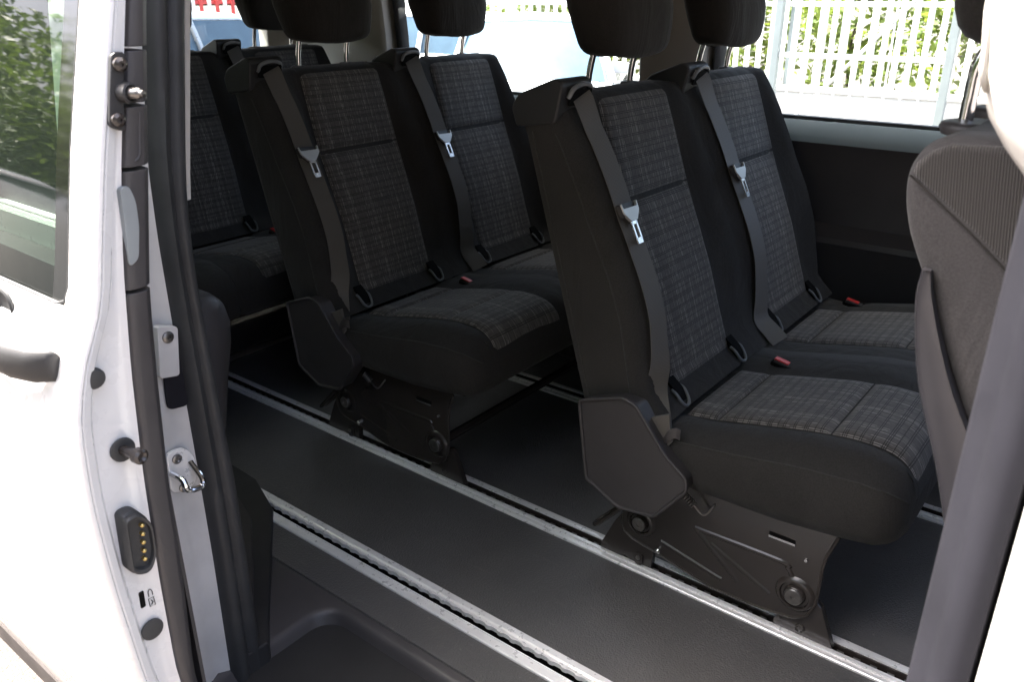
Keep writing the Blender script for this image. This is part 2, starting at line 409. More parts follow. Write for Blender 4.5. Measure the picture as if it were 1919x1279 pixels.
def floor_parts():
    for y0, y1, z in ((0.845, 0.925, 0.0), (0.993, 1.285, 0.0), (1.355, 1.87, 0.0), (1.94, 2.36, 0.0)):
        MB().b2(-3.0, 1.3, y0, y1, -0.03, z).build('floor_panel', 'floor_vinyl', van, bevel=0.002)
    MB().b2(-3.0, 1.3, 0.60, 2.36, -0.07, -0.034).build('floor_pan', 'black_plastic', van)
    def rail(y0, wide):
        if wide:
            prof = [(0, -0.03), (0, 0.003), (0.002, 0.005), (0.009, 0.005), (0.010, 0.0035), (0.019, 0.0035), (0.020, 0.005), (0.0225, 0.005), (0.0225, -0.026), (0.047, -0.026), (0.047, 0.004), (0.052, 0.006), (0.059, 0.006), (0.060, 0.0045), (0.066, 0.0045), (0.068, 0.002), (0.068, -0.03)]
        else:
            prof = [(0, -0.03), (0, 0.003), (0.002, 0.005), (0.008, 0.005), (0.009, 0.003), (0.015, 0.003), (0.016, 0.0065), (0.024, 0.0065), (0.024, -0.026), (0.048, -0.026), (0.048, 0.0065), (0.057, 0.0065), (0.059, 0.004), (0.068, 0.003), (0.070, 0.0), (0.070, -0.03)]
        r = MB().loft([[(x, y0 + a, b) for a, b in prof] for x in (-2.95, 1.2)]).build('floor_rail', 'aluminium', van, smooth=0)
        # toothed lip running along the slot
        mb = MB(); p = 0.0300; x = -2.6; k = 0
        while x < 0.6:
            if wide:
                pts = [(x, 0.0465), (x, 0.0425), (x + p * 0.22, 0.0422), (x + p * 0.36, 0.0398), (x + p * 0.5, 0.039), (x + p * 0.64, 0.0398), (x + p * 0.78, 0.0422), (x + p, 0.0425), (x + p, 0.0465)]
                mb.prism([(a, y0 + b) for a, b in pts], 'z', -0.006, 0.0036)
            else:
                mb.b2(x, x + p * 0.42, y0 + 0.031, y0 + 0.041, -0.02, -0.0035)
            x += p
        mb.build('tooth_strip', 'aluminium' if wide else 'dark_steel', r, smooth=0, world=True)
        sl_ = MB().b2(-2.9, 1.15, y0 + 0.0245, y0 + 0.0465, -0.0255, -0.022).build('slot_liner', 'hole_black', r)
        if wide:
            MB().b2(-2.9, 1.15, y0 + 0.0450, y0 + 0.0469, -0.0218, -0.0075).build('slot_wall', 'hole_black', r)
        if not wide:
            mb = MB()
            mb.b2(-2.9, 1.15, y0 + 0.0255, y0 + 0.0295, -0.02, -0.006); mb.b2(-2.9, 1.15, y0 + 0.0455, y0 + 0.0476, -0.0215, 0.0035)
            mb.build('slot_lip', 'black_metal', r)
        return r
    rail(0.925, True); rail(1.285, False); rail(1.87, False)
floor_parts()

# step tray with a rounded well in it
def step_tray():
    def rr(x0, x1, y0, y1, r, z, n=6):
        o = []
        for cx, cy, a0 in ((x1 - r, y1 - r, 0), (x0 + r, y1 - r, 90), (x0 + r, y0 + r, 180), (x1 - r, y0 + r, 270)):
            for k in range(n + 1):
                a = R(a0 + 90 * k / n); o.append((cx + r * math.cos(a), cy + r * math.sin(a), z))
        return o
    rings = [rr(-1.50, 0.4, 0.52, 0.895, 0.02, -0.012), rr(-1.50, 0.4, 0.52, 0.905, 0.02, -0.006),
             rr(-1.128, 0.2, 0.50, 0.834, 0.06, -0.006), rr(-1.120, 0.2, 0.50, 0.826, 0.055, -0.008), rr(-1.115, 0.2, 0.50, 0.821, 0.052, -0.014), rr(-1.113, 0.2, 0.50, 0.819, 0.05, -0.024),
             rr(-1.078, 0.2, 0.50, 0.795, 0.05, -0.110), rr(-1.072, 0.2, 0.51, 0.789, 0.05, -0.117), rr(-1.05, 0.19, 0.52, 0.77, 0.04, -0.120)]
    o = MB().loft(rings, cap=False)
    n = len(rings[0]); L = len(rings) - 1
    o.f.append(tuple(range(L * n, L * n + n)))
    o.build('step_tray', 'step_plastic', van, smooth=50)
step_tray()

def vert_loft(sections, zs, name, mat, **kw):
    """sections(z) -> list of (x, y); lofted over zs"""
    rings = [[(x, y, z) for x, y in sections(z)] for z in zs]
    return MB().loft(rings, **kw)
ZS = [-0.30] + [float(q) for q in np.arange(-0.24, 1.33, 0.03)] + [1.34]
# rear door pillar: painted jamb, rubber seal, inner trim
def pillar():
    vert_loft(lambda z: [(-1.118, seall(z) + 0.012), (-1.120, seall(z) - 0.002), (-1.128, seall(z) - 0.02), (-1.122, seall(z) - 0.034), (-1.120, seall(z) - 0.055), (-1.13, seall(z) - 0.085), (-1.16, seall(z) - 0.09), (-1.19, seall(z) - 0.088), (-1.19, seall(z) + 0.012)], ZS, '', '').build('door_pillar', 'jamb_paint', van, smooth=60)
    def sec(z):
        a = seall(z); b = sealr(z); d = b - a
        P = [(-1.117, a), (-1.104, a + 0.10 * d), (-1.098, a + 0.22 * d), (-1.103, a + 0.34 * d), (-1.112, a + 0.42 * d), (-1.106, a + 0.50 * d), (-1.104, a + 0.60 * d), (-1.110, a + 0.70 * d), (-1.122, a + 0.80 * d), (-1.138, a + 0.92 * d), (-1.15, b), (-1.2, b + 0.002), (-1.2, a)]
        return P
    vert_loft(sec, ZS, '', '').build('door_seal', 'rubber', van, smooth=60)
    # pale edge of the upper pillar lining
    zs = [z for z in np.linspace(0.845, 1.34, 14)]
    vert_loft(lambda z: [(-1.150, sealr(z) + 0.0005), (-1.148, sealr(z) + 0.004), (-1.150, sealr(z) + 0.010), (-1.26, sealr(z) + 0.012), (-1.26, sealr(z) + 0.0005)], zs, '', '').build('pillar_lining', 'beige_plastic', van, smooth=60)
    vert_loft(lambda z: [(-1.20, sealr(z) - 0.01), (-1.155, sealr(z) - 0.002), (-1.16, sealr(z) + 0.005), (-1.6, sealr(z) + 0.03), (-1.6, sealr(z) - 0.01)], [z for z in ZS if z < 0.95], '', '').build('pillar_trim', 'black_plastic', van, smooth=60)
    # lower quarter trim that ends the floor
    foot = [(-1.105, 0.600), (-1.105, 0.672), (-1.16, 0.713), (-1.26, 0.792), (-1.36, 0.871), (-1.46, 0.95), (-1.60, 1.004), (-1.9, 1.02), (-1.9, 0.60)]
    MB().prism(foot, 'z', -0.16, 0.012).build('quarter_trim', 'black_plastic', van, bevel=0.006)
    MB().prism([(-1.12, 0.65), (-1.30, 0.78), (-1.46, 0.89), (-1.70, 0.97), (-1.9, 0.97), (-1.9, 0.62), (-1.12, 0.62)], 'z', 0.010, 0.018).build('trim_cap', 'trim_plastic', van, bevel=0.008)
    # wheel arch cover peeping past the seal
    rings = []
    for x, s_ in ((-1.22, 0.6), (-1.235, 0.92), (-1.26, 1.0), (-1.5, 1.02)):
        pts = [(0.69, 0.30), (0.735, 0.40), (0.755, 0.495), (0.772, 0.560), (0.776, 0.60), (0.768, 0.632), (0.750, 0.650), (0.72, 0.660), (0.66, 0.66), (0.66, 0.3)]
        rings.append([(x, 0.66 + (a - 0.66) * s_, 0.45 + (b - 0.45) * (0.9 + 0.1 * s_)) for a, b in pts])
    MB().loft(rings).build('arch_cover', 'trim_plastic', van, smooth=60)
    # check-strap bracket and striker on the jamb
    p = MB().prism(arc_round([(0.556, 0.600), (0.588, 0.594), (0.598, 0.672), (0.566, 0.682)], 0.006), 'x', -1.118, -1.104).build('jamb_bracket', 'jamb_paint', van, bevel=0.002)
    MB().lathe([(0.009, 0), (0.009, 0.002), (0.006, 0.004), (0.003, 0.004), (0.002, 0.002)], (-1.104, 0.579, 0.661), (1, 0, 0)).build('screw', 'dark_steel', p)
    pk = MB().prism(arc_round([(0.565, 0.54), (0.600, 0.535), (0.602, 0.615), (0.57, 0.62)], 0.01), 'x', -1.1185, -1.1155).build('jamb_pocket', 'seal_grey', van)
    st = MB().prism(arc_round([(0.548, 0.472), (0.580, 0.470), (0.594, 0.445), (0.590, 0.402), (0.575, 0.392), (0.545, 0.40)], 0.012), 'x', -1.119, -1.112).build('striker', 'aluminium', van, bevel=0.002)
    MB().tube(crv([(-1.112, 0.551, 0.435), (-1.085, 0.553, 0.432), (-1.080, 0.556, 0.415), (-1.080, 0.578, 0.410), (-1.085, 0.584, 0.420), (-1.112, 0.584, 0.44)]), 0.005).build('striker_loop', 'chrome', st)
    for y, z in ((0.563, 0.456), (0.566, 0.402)):
        MB().lathe([(0.008, 0), (0.008, 0.003), (0.005, 0.004), (0.003, 0.002)], (-1.112, y, z), (1, 0, 0)).build('screw', 'dark_steel', st)
pillar()

# ------------------------------------------------------------------ sliding door
def sliding_door():
    d = bpy.data.objects.new('sliding_door', None); COL.objects.link(d); d.parent = van; d.location = Vector((-1.4, 0.42, -0.26)) - van.location
    d['label'] = 'white sliding door standing open against the van side'
    X0, X1, WX, WZ = -0.87, -2.05, -0.928, 0.808
    # outer skin: grid in (x, z) with a window opening
    xs = [X0 - 0.0, X0 - 0.004, X0 - 0.012, X0 - 0.03, WX + 0.006, WX] + list(np.linspace(WX - 0.1, -1.95, 10)) + [X1]
    zs = [float(q) for q in np.arange(-0.26, 0.80, 0.03)] + [WZ] + [float(q) for q in np.arange(0.83, 1.31, 0.03)] + [1.32, 1.34]
    def sk(x, z):
        e = max(0.0, 1 - (X0 - x) / 0.012); return skin(z) + 0.006 * e * e
    def zz(x, z):
        if z < 0.1: lo = interp(x, [-2.05, -1.83, -1.62, -1.2, -0.87], [-0.02, -0.14, -0.24, -0.26, -0.26]); return 0.1 - (0.1 - z) * (0.1 - lo) / 0.36
        return z
    vs, fs = [], []
    for z in zs:
        for x in xs: vs.append((x, sk(x, zz(x, z)), zz(x, z)))
    W = len(xs); iw = xs.index(WX); jw = zs.index(WZ)
    for j in range(len(zs) - 1):
        for i in range(W - 1):
            if j >= jw and iw <= i < W - 2 and j < len(zs) - 2: continue
            fs.append((j * W + i, j * W + i + 1, (j + 1) * W + i + 1, (j + 1) * W + i))
    o = MB().add(vs, fs).build('outer_panel', 'white_paint', d, smooth=50, solid=0.003)
    # hem and shut face
    ZD = [z for z in ZS if z >= -0.26]; ZD = [-0.26] + ZD[1:]
    def shut(z):
        s_, f_, t_ = skin(z), flan(z), trim(z)
        return [(X0 - 0.002, s_ + 0.004), (X0 + 0.001, s_ + 0.008), (X0 - 0.001, s_ + 0.016), (X0 - 0.010, s_ + 0.022 if f_ - s_ > 0.03 else s_ + 0.018), (X0 - 0.0105, f_ - 0.006), (X0 - 0.008, f_ + 0.002), (X0 - 0.03, f_ + 0.003), (X0 - 0.03, s_ + 0.01)]
    vert_loft(shut, ZD, '', '').build('shut_face', 'white_paint', d, smooth=40)
    # black inner trim in four lengths
    cuts = [(-0.25, 0.822), (0.826, 0.956), (0.960, 1.022), (1.026, 1.078), (1.082, 1.34)]
    pieces = []
    for a, b in cuts:
        zl = [a] + [z for z in ZD if a + 0.01 < z < b - 0.01] + [b]
        def sec(z):
            f_, t_ = flan(z), trim(z)
            return [(X0 - 0.012, f_ + 0.001), (X0 - 0.004, f_ + 0.004), (X0 - 0.002, f_ + 0.012), (X0 - 0.003, t_ - 0.010), (X0 - 0.010, t_ - 0.002), (X0 - 0.03, t_), (X0 - (0.5 if b < 0.83 else 0.056), t_ + 0.004), (X0 - (0.5 if b < 0.83 else 0.056), f_ + 0.01)]
        pieces.append(vert_loft(sec, zl, '', '').build('inner_trim', 'trim_plastic', d, smooth=40, bevel=0.0015))
    MB().prism([(-2.0, -0.2), (-0.9, -0.2), (-0.9, 0.80), (-2.0, 0.80)], 'y', 0.435, 0.44).build('inner_lining', 'trim_plastic', d)
    # light grip inset in the trim
    MB().prism(arc_round([(0.4275, 0.853), (0.4395, 0.860), (0.4465, 0.895), (0.4480, 0.925), (0.4425, 0.942), (0.4330, 0.940)], 0.008, 5), 'x', X0 - 0.012, X0 - 0.0008).build('pull_grip', 'satin_silver', d, bevel=0.003, seg=3)
    MB().tube(crv([(X0 - 0.0035, 0.4700, 1.016), (X0 - 0.0035, 0.4665, 0.996), (X0 - 0.0035, 0.4620, 0.972), (X0 - 0.0035, 0.4560, 0.966)]), 0.0022, 8).build('trim_rib', 'trim_plastic', d)
    # window: pane, dark printed edge, glazing bead
    def pane(x0, x1, z0, z1, off):
        return MB().grid(lambda u, v: (x0 + (x1 - x0) * u, skin(z0 + (z1 - z0) * v) + off, z0 + (z1 - z0) * v), 8, 12)
    pane(WX - 0.001, -1.95, WZ, 1.30, 0.003).build('window_pane', 'tinted_glass', d, smooth=60)
    mb = pane(WX - 0.001, WX - 0.040, WZ, 1.30, 0.0016); mb.build('window_border', 'black_glass', d, smooth=60)
    rim = [(WX + 0.001, skin(z) - 0.001, z) for z in np.linspace(1.34, WZ + 0.02, 14)] + [(WX - 0.004, skin(WZ + 0.006) - 0.001, WZ + 0.006), (WX - 0.02, skin(WZ) - 0.001, WZ), (-1.95, skin(WZ) - 0.001, WZ)]
    MB().tube(rim, 0.0028, 8).build('glazing_bead', 'rubber', d)
    # pull handle in a shallow cup
    h = MB().loft([[(x, skin(0.75) - dy + ry * math.cos(a), zc + rz_ * math.sin(a)) for a in np.linspace(0, 2 * math.pi, 13)[:-1]] for x, dy, ry, rz_, zc in
        ((-0.912, 0.004, 0.006, 0.014, 0.752), (-0.915, 0.008, 0.009, 0.019, 0.751), (-0.935, 0.020, 0.011, 0.021, 0.750), (-0.965, 0.030, 0.012, 0.022, 0.752), (-1.02, 0.036, 0.012, 0.022, 0.757), (-1.10, 0.032, 0.012, 0.021, 0.762), (-1.16, 0.012, 0.010, 0.018, 0.765), (-1.17, 0.002, 0.006, 0.012, 0.765))]).build('door_handle', 'black_plastic', d, smooth=60)
    MB().lathe([(0.020, 0), (0.020, 0.003), (0.017, 0.0045), (0.014, 0.003), (0.004, 0.003)], (-1.062, skin(0.786) - 0.003, 0.786), (0, -1, 0), 24).build('handle_cup', 'rubber', d)
    # upper catch plate with two screws and a pin
    cp = MB().prism(arc_round([(0.446, 1.078), (0.462, 1.078), (0.452, 1.040), (0.447, 0.998), (0.430, 1.006), (0.437, 1.04)], 0.006), 'x', X0 - 0.009, X0 + 0.006).build('catch_plate', 'black_plastic', d, bevel=0.002)
    for y, z in ((0.452, 1.066), (0.440, 1.012)):
        MB().lathe([(0.0075, 0), (0.0072, 0.004), (0.004, 0.0065), (0.002, 0.0065), (0.0015, 0.004)], (X0 + 0.006, y, z), (1, 0, 0)).build('screw', 'black_metal', cp)
    MB().lathe([(0.0105, 0), (0.0105, 0.011), (0.0085, 0.012), (0.0065, 0.010)], (X0 + 0.004, 0.452, 1.038), (1, 0.25, 0)).build('pin_collar', 'black_plastic', cp)
    MB().lathe([(0.006, 0), (0.006, 0.018), (0.0055, 0.020), (0.0035, 0.022), (0.0035, 0.026), (0.001, 0.027)], (X0 + 0.006, 0.453, 1.038), (1, 0.25, 0)).build('guide_pin', 'dark_steel', cp)
    # rubber stops, cap, guide bolt
    MB().lathe([(0.0125, 0), (0.0125, 0.003), (0.010, 0.006), (0.002, 0.007)], (X0 - 0.006, 0.366, 0.739), (1, -0.1, 0)).build('rubber_stop', 'rubber', d)
    MB().lathe([(0.0145, 0), (0.0145, 0.003), (0.011, 0.004), (0.002, 0.003)], (X0 - 0.008, 0.372, 0.380), (1, 0, 0)).build('blanking_plug', 'rubber', d)
    gb = MB().lathe([(0.0150, 0), (0.0150, 0.002), (0.012, 0.003), (0.002, 0.001)], (X0 - 0.008, 0.382, 0.640), (1, 0, 0)).build('guide_seat', 'rubber', d)
    MB().lathe([(0.006, 0), (0.006, 0.022), (0.0095, 0.024), (0.0095, 0.032), (0.006, 0.034), (0.003, 0.031)], (X0 - 0.006, 0.382, 0.640), (1, 0.15, 0)).build('guide_bolt', 'black_metal', gb)
    # contact plug with five gilt pins
    def plug(s, x): return [(x, 0.3715 + (a - 0.3715) * s, 0.522 + (b - 0.522) * s) for a, b in arc_round([(0.358, 0.566), (0.376, 0.566), (0.390, 0.545), (0.388, 0.495), (0.376, 0.474), (0.354, 0.484)], 0.012, 5)]
    pl = MB().loft([plug(1, X0 - 0.010), plug(1, X0 + 0.006), plug(0.94, X0 + 0.008), plug(0.95, X0 + 0.014), plug(0.90, X0 + 0.016), plug(0.80, X0 + 0.015), plug(0.78, X0 + 0.009)]).build('contact_plug', 'rubber', d, smooth=50)
    for k in range(5):
        MB().lathe([(0.0026, 0), (0.0026, 0.006), (0.0012, 0.0075)], (X0 + 0.008, 0.3775 - 0.0012 * k, 0.545 - 0.0115 * k), (1, 0, 0), 10).build('contact_pin', 'gold', pl)
    # child-lock slot and printed padlock icon
    MB().prism(arc_round([(0.366, 0.440), (0.3725, 0.440), (0.3715, 0.416), (0.365, 0.416)], 0.002), 'x', X0 - 0.0115, X0 - 0.0092).build('lock_slot', 'hole_black', d)
    ic = MB()
    ic.tube([(X0 - 0.0092, 0.3762, 0.424), (X0 - 0.0092, 0.3765, 0.412), (X0 - 0.0092, 0.3835, 0.411), (X0 - 0.0092, 0.383, 0.4235)], 0.0006, 6, closed=True)
    ic.tube(crv([(X0 - 0.0092, 0.3775, 0.427), (X0 - 0.0092, 0.3775, 0.434), (X0 - 0.0092, 0.380, 0.437), (X0 - 0.0092, 0.3825, 0.433), (X0 - 0.0092, 0.3825, 0.427)], 4), 0.0006, 6)
    ic.tube([(X0 - 0.0092, 0.379, 0.421), (X0 - 0.0092, 0.3812, 0.417), (X0 - 0.0092, 0.3788, 0.414)], 0.0006, 6)
    ic.build('lock_icon', 'icon_black', d)
sliding_door()

# ------------------------------------------------------------------ front door pillar on the right
def front_pillar():
    zs = [-0.3, 0.0, 0.3, 0.6, 0.8, 0.95, 1.02, 1.1, 1.2, 1.34]
    tb = lambda z: interp(z, [0.0, 0.8, 1.34], [0.0, 0.0, 0.07])
    k = 0.62 / 0.55
    D = 0.006
    vert_loft(lambda z: [(x + D, y) for x, y in ((-0.068, 0.64), (-0.0705, 0.622), (-0.066, 0.604), (-0.057, 0.594), (-0.053, 0.585), (-0.050, 0.572), (-0.042, 0.560), (-0.033, 0.556), (-0.026, 0.558), (-0.02, 0.60), (-0.02, 0.64))], zs, '', '').build('pillar_seal', 'seal_grey', van, smooth=60)
    vert_loft(lambda z: [(x + D * 0.5, y) for x, y in ((-0.0185, 0.62), (-0.0185, 0.552), (-0.015, 0.544), (-0.006, 0.536), (0.004, 0.528), (0.02, 0.512), (0.06, 0.505), (0.14, 0.505), (0.14, 0.62))], zs, '', '').build('front_pillar', 'white_paint', van, smooth=60)
    # pale lining with belt slot, swelling inwards towards the roof
    zl = [0.985, 0.995, 1.010, 1.03, 1.05, 1.08, 1.12, 1.2, 1.34]
    def sec(z):
        e = interp(z, [0.985, 1.019, 1.040, 1.063, 1.10, 1.34], [-0.05, -0.082, -0.100, -0.113, -0.122, -0.13])
        return [(-0.052, 0.645), (e + 0.012, 0.66), (e + 0.001, 0.69), (e + 0.002, 0.71), (e + 0.02, 0.735), (0.0, 0.75), (0.08, 0.74), (0.08, 0.645)]
    ln = vert_loft(sec, zl, '', '').build('pillar_lining', 'beige_plastic', van, smooth=60)
    MB().tube([(interp(z, [1.019, 1.040, 1.063, 1.10, 1.34], [-0.082, -0.100, -0.113, -0.122, -0.13]) + 0.008, y, z) for y, z in arc_round([(0.662, 1.075), (0.680, 1.068), (0.684, 1.20), (0.666, 1.20)], 0.012, 5)], 0.0025, 8, closed=True).build('belt_slot', 'beige_plastic', ln)
    MB().b2(0.14, 1.2, 0.52, 0.60, -0.3, 0.78).build('front_door', 'white_paint', van, bevel=0.01)
    MB().b2(0.02, 1.2, 0.602, 0.63, -0.3, 0.75).build('front_door_lining', 'black_plastic', van)
front_pillar()

# ------------------------------------------------------------------ shell: roof, far side, rear
def shell():
    YF = 2.33
    # roof skin and headliner
    prof = [(0.72, 1.30), (0.73, 1.34), (0.76, 1.38), (0.86, 1.415), (1.45, 1.43), (2.1, 1.415), (2.25, 1.38), (2.30, 1.34), (2.34, 1.30), (2.40, 1.30), (2.36, 1.36), (2.27, 1.43), (2.1, 1.465), (1.45, 1.48), (0.86, 1.465), (0.74, 1.43), (0.69, 1.37), (0.685, 1.30)]
    MB().loft([[(x, a, b) for a, b in prof] for x in (-3.05, 1.05)]).build('roof', 'white_paint', van, smooth=60)
    lp = [(0.74, 1.30), (0.77, 1.345), (0.88, 1.375), (1.45, 1.385), (2.05, 1.375), (2.2, 1.345), (2.25, 1.30), (2.27, 1.30), (2.22, 1.36), (2.06, 1.392), (1.45, 1.402), (0.87, 1.392), (0.765, 1.36), (0.73, 1.30)]
    MB().loft([[(x, a, b) for a, b in lp] for x in (-2.98, 1.0)]).build('headliner', 'headliner', van, smooth=60)
    # far wall below the windows
    p = [(YF, -0.03), (YF, 0.10), (YF - 0.03, 0.30), (YF - 0.045, 0.47), (YF - 0.055, 0.50), (YF - 0.050, 0.515), (YF - 0.012, 0.545), (YF - 0.008, 0.62), (YF - 0.02, 0.74), (YF - 0.028, 0.765), (YF - 0.020, 0.778), (YF + 0.015, 0.812), (YF + 0.03, 0.812), (YF + 0.03, -0.03)]
    MB().loft([[(x, a, b) for a, b in p] for x in (-2.95, 1.2)]).build('side_lining', 'trim_plastic', van, smooth=30)
    sl2 = [(YF - 0.030, 0.763), (YF - 0.024, 0.781), (YF + 0.012, 0.815), (YF + 0.022, 0.815), (YF + 0.022, 0.805), (YF - 0.018, 0.765)]
    MB().loft([[(x, a, b) for a, b in sl2] for x in (-2.39, 1.15)]).build('window_ledge', 'sill_reflection', van, smooth=30)
    MB().b2(-3.05, 1.2, YF + 0.031, YF + 0.09, -0.3, 0.80).build('far_side_panel', 'white_paint', van)
    MB().b2(-2.95, 1.2, YF + 0.024, YF + 0.05, 0.812, 0.824).build('window_frame', 'rubber', van)
    # pillars between the windows
    def post(x0, x1, y0, mat, name, xb=0.0):
        zs = [0.80, 0.9, 1.0, 1.1, 1.2, 1.33]
        t = lambda z: -0.10 * max(0, z - 0.95)
        vert_loft(lambda z: [(x0, YF + 0.05 + t(z)), (x0 + 0.004, y0 + 0.012 + t(z)), (x0 + 0.015, y0 + t(z)), (x1 - 0.02, y0 + t(z)), (x1 - 0.004, y0 + 0.012 + t(z)), (x1, YF + 0.05 + t(z))], zs, '', '').build(name, mat, van, smooth=50)
    post(-1.315, -1.10, YF - 0.035, 'pillar_grey', 'window_post')
    post(-1.098, -1.066, YF + 0.01, 'rubber', 'post_seal')
    post(-2.93, -2.395, YF - 0.035, 'beige_plastic', 'rear_post')
    post(-2.394, -2.352, YF + 0.012, 'rubber', 'post_seal')
    post(0.35, 0.55, YF - 0.02, 'pillar_grey', 'window_post')
    # rear wall: lining, corner posts, pane
    MB().b2(-3.0, -2.95, 0.62, YF + 0.03, -0.03, 0.88).build('tailgate_lining', 'black_plastic', van, bevel=0.01)
    MB().b2(-3.0, -2.94, 2.17, YF + 0.03, 0.80, 1.34).build('tailgate_post', 'beige_plastic', van, bevel=0.01)
    MB().b2(-3.0, -2.94, 0.62, 0.76, 0.80, 1.34).build('tailgate_post', 'beige_plastic', van, bevel=0.01)
    MB().b2(-3.06, -3.01, 0.58, 2.38, -0.3, 0.82).build('tailgate', 'white_paint', van, bevel=0.01)
    MB().b2(-3.06, -2.94, 0.76, 2.17, 1.19, 1.34).build('sun_block_header', 'beige_plastic', van, bevel=0.01)  # strip added above the rear pane to keep sun off the floor
    MB().grid(lambda u, v: (-2.99, 0.76 + 1.41 * u, 0.80 + 0.39 * v), 1, 1).build('rear_pane', 'window_glass', van)
    # far panes
    for a, b in ((-2.36, -1.31), (-1.07, 0.36)):
        MB().grid(lambda u, v: (a + (b - a) * u, YF + 0.036 - 0.06 * v, 0.815 + 0.5 * v), 1, 1).build('side_pane', 'window_glass', van)
    MB().b2(0.95, 1.35, 0.62, 2.36, -0.03, 0.82).build('front_light_block', 'black_plastic', van, bevel=0.03)  # unseen box added to cut the light from the open front
    MB().b2(0.55, 1.05, YF + 0.0, YF + 0.05, 0.80, 1.32).build('front_quarter', 'black_plastic', van)
    # near side behind the door
    MB().b2(-3.05, -1.19, 0.545, 0.60, -0.3, 0.80).build('near_side_panel', 'white_paint', van)
    MB().b2(-2.95, -1.6, 0.62, 0.66, -0.03, 0.80).build('near_lining', 'black_plastic', van)
    MB().grid(lambda u, v: (-2.75 + 1.14 * u, 0.57 + 0.12 * v, 0.80 + 0.5 * v), 1, 1).build('side_pane', 'privacy_glass', van)
    MB().b2(-3.05, -2.75, 0.57, 0.70, 0.80, 1.32).build('rear_post', 'white_paint', van)
    MB().b2(-1.62, -1.195, 0.585, 0.64, 0.80, 1.32).build('sun_stop_post', 'black_plastic', van)  # widened to stop a sun leak, black to darken behind the door glass
    MB().b2(-3.0, -1.2, 0.536, 0.543, 0.30, 0.762).build('dark_backing', 'black_plastic', van)  # black sheet added to darken what shows through the door glass
    MB().b2(-3.05, -1.14, 0.645, 0.775, 1.24, 1.345).build('light_gap_block', 'white_paint', van)  # unseen box added to close a sun leak under the roof edge
    # sill below the opening
    MB().b2(-1.15, 0.14, 0.50, 0.53, -0.34, -0.16).build('sill', 'white_paint', van, bevel=0.008)
simple('sill_reflection', (0.20, 0.25, 0.28), 0.22, spec=0.9, var=0.02, rvar=0.01)  # pale blue base colour stands in for the window mirrored in the ledge
simple('pillar_grey', (0.36, 0.34, 0.31), 0.7, var=0.04)
shell()

# ------------------------------------------------------------------ bench seats
def xins(z): return interp(z, [0.34, 0.37, 0.40, 0.43, 0.50, 0.58, 0.66, 0.755, 0.85, 0.937, 0.97], [0.105, 0.082, 0.040, 0.010, -0.020, -0.052, -0.090, -0.140, -0.177, -0.210, -0.224])
def amp(z): return interp(z, [0.36, 0.43, 0.50, 0.566, 0.65, 0.78, 0.88, 0.94, 0.97], [0.0, 0.012, 0.030, 0.046, 0.056, 0.058, 0.044, 0.024, 0.016])
def sm(t): t = max(0.0, min(1.0, t)); return t * t * (3 - 2 * t)
SW = 0.487
def bolster(y, first, last):
    if y < 0.05:
        a = 1.0 if not first else 1.0
        v = (0.62 + 0.38 * sm(y / 0.05)) if not first else (0.80 + 0.20 * sm(y / 0.05))
    elif y < 0.150: v = 1 - sm((y - 0.05) / 0.10)
    elif y < 0.405: v = 0.0
    else: v = (0.62 if not last else 0.9) * sm((y - 0.405) / (SW - 0.405))
    return v
def xfront(y, z, first=True, last=False): return xins(z) + amp(z) * bolster(y, first, last)
def xrear(z): return -0.285 + (0.95 - z) * 0.292
def yl(z): return interp(z, [0.38, 0.43, 0.94], [0.115, 0.12, 0.165])
def yr(z): return interp(z, [0.38, 0.43, 0.755, 0.94], [0.375, 0.385, 0.424, 0.432])

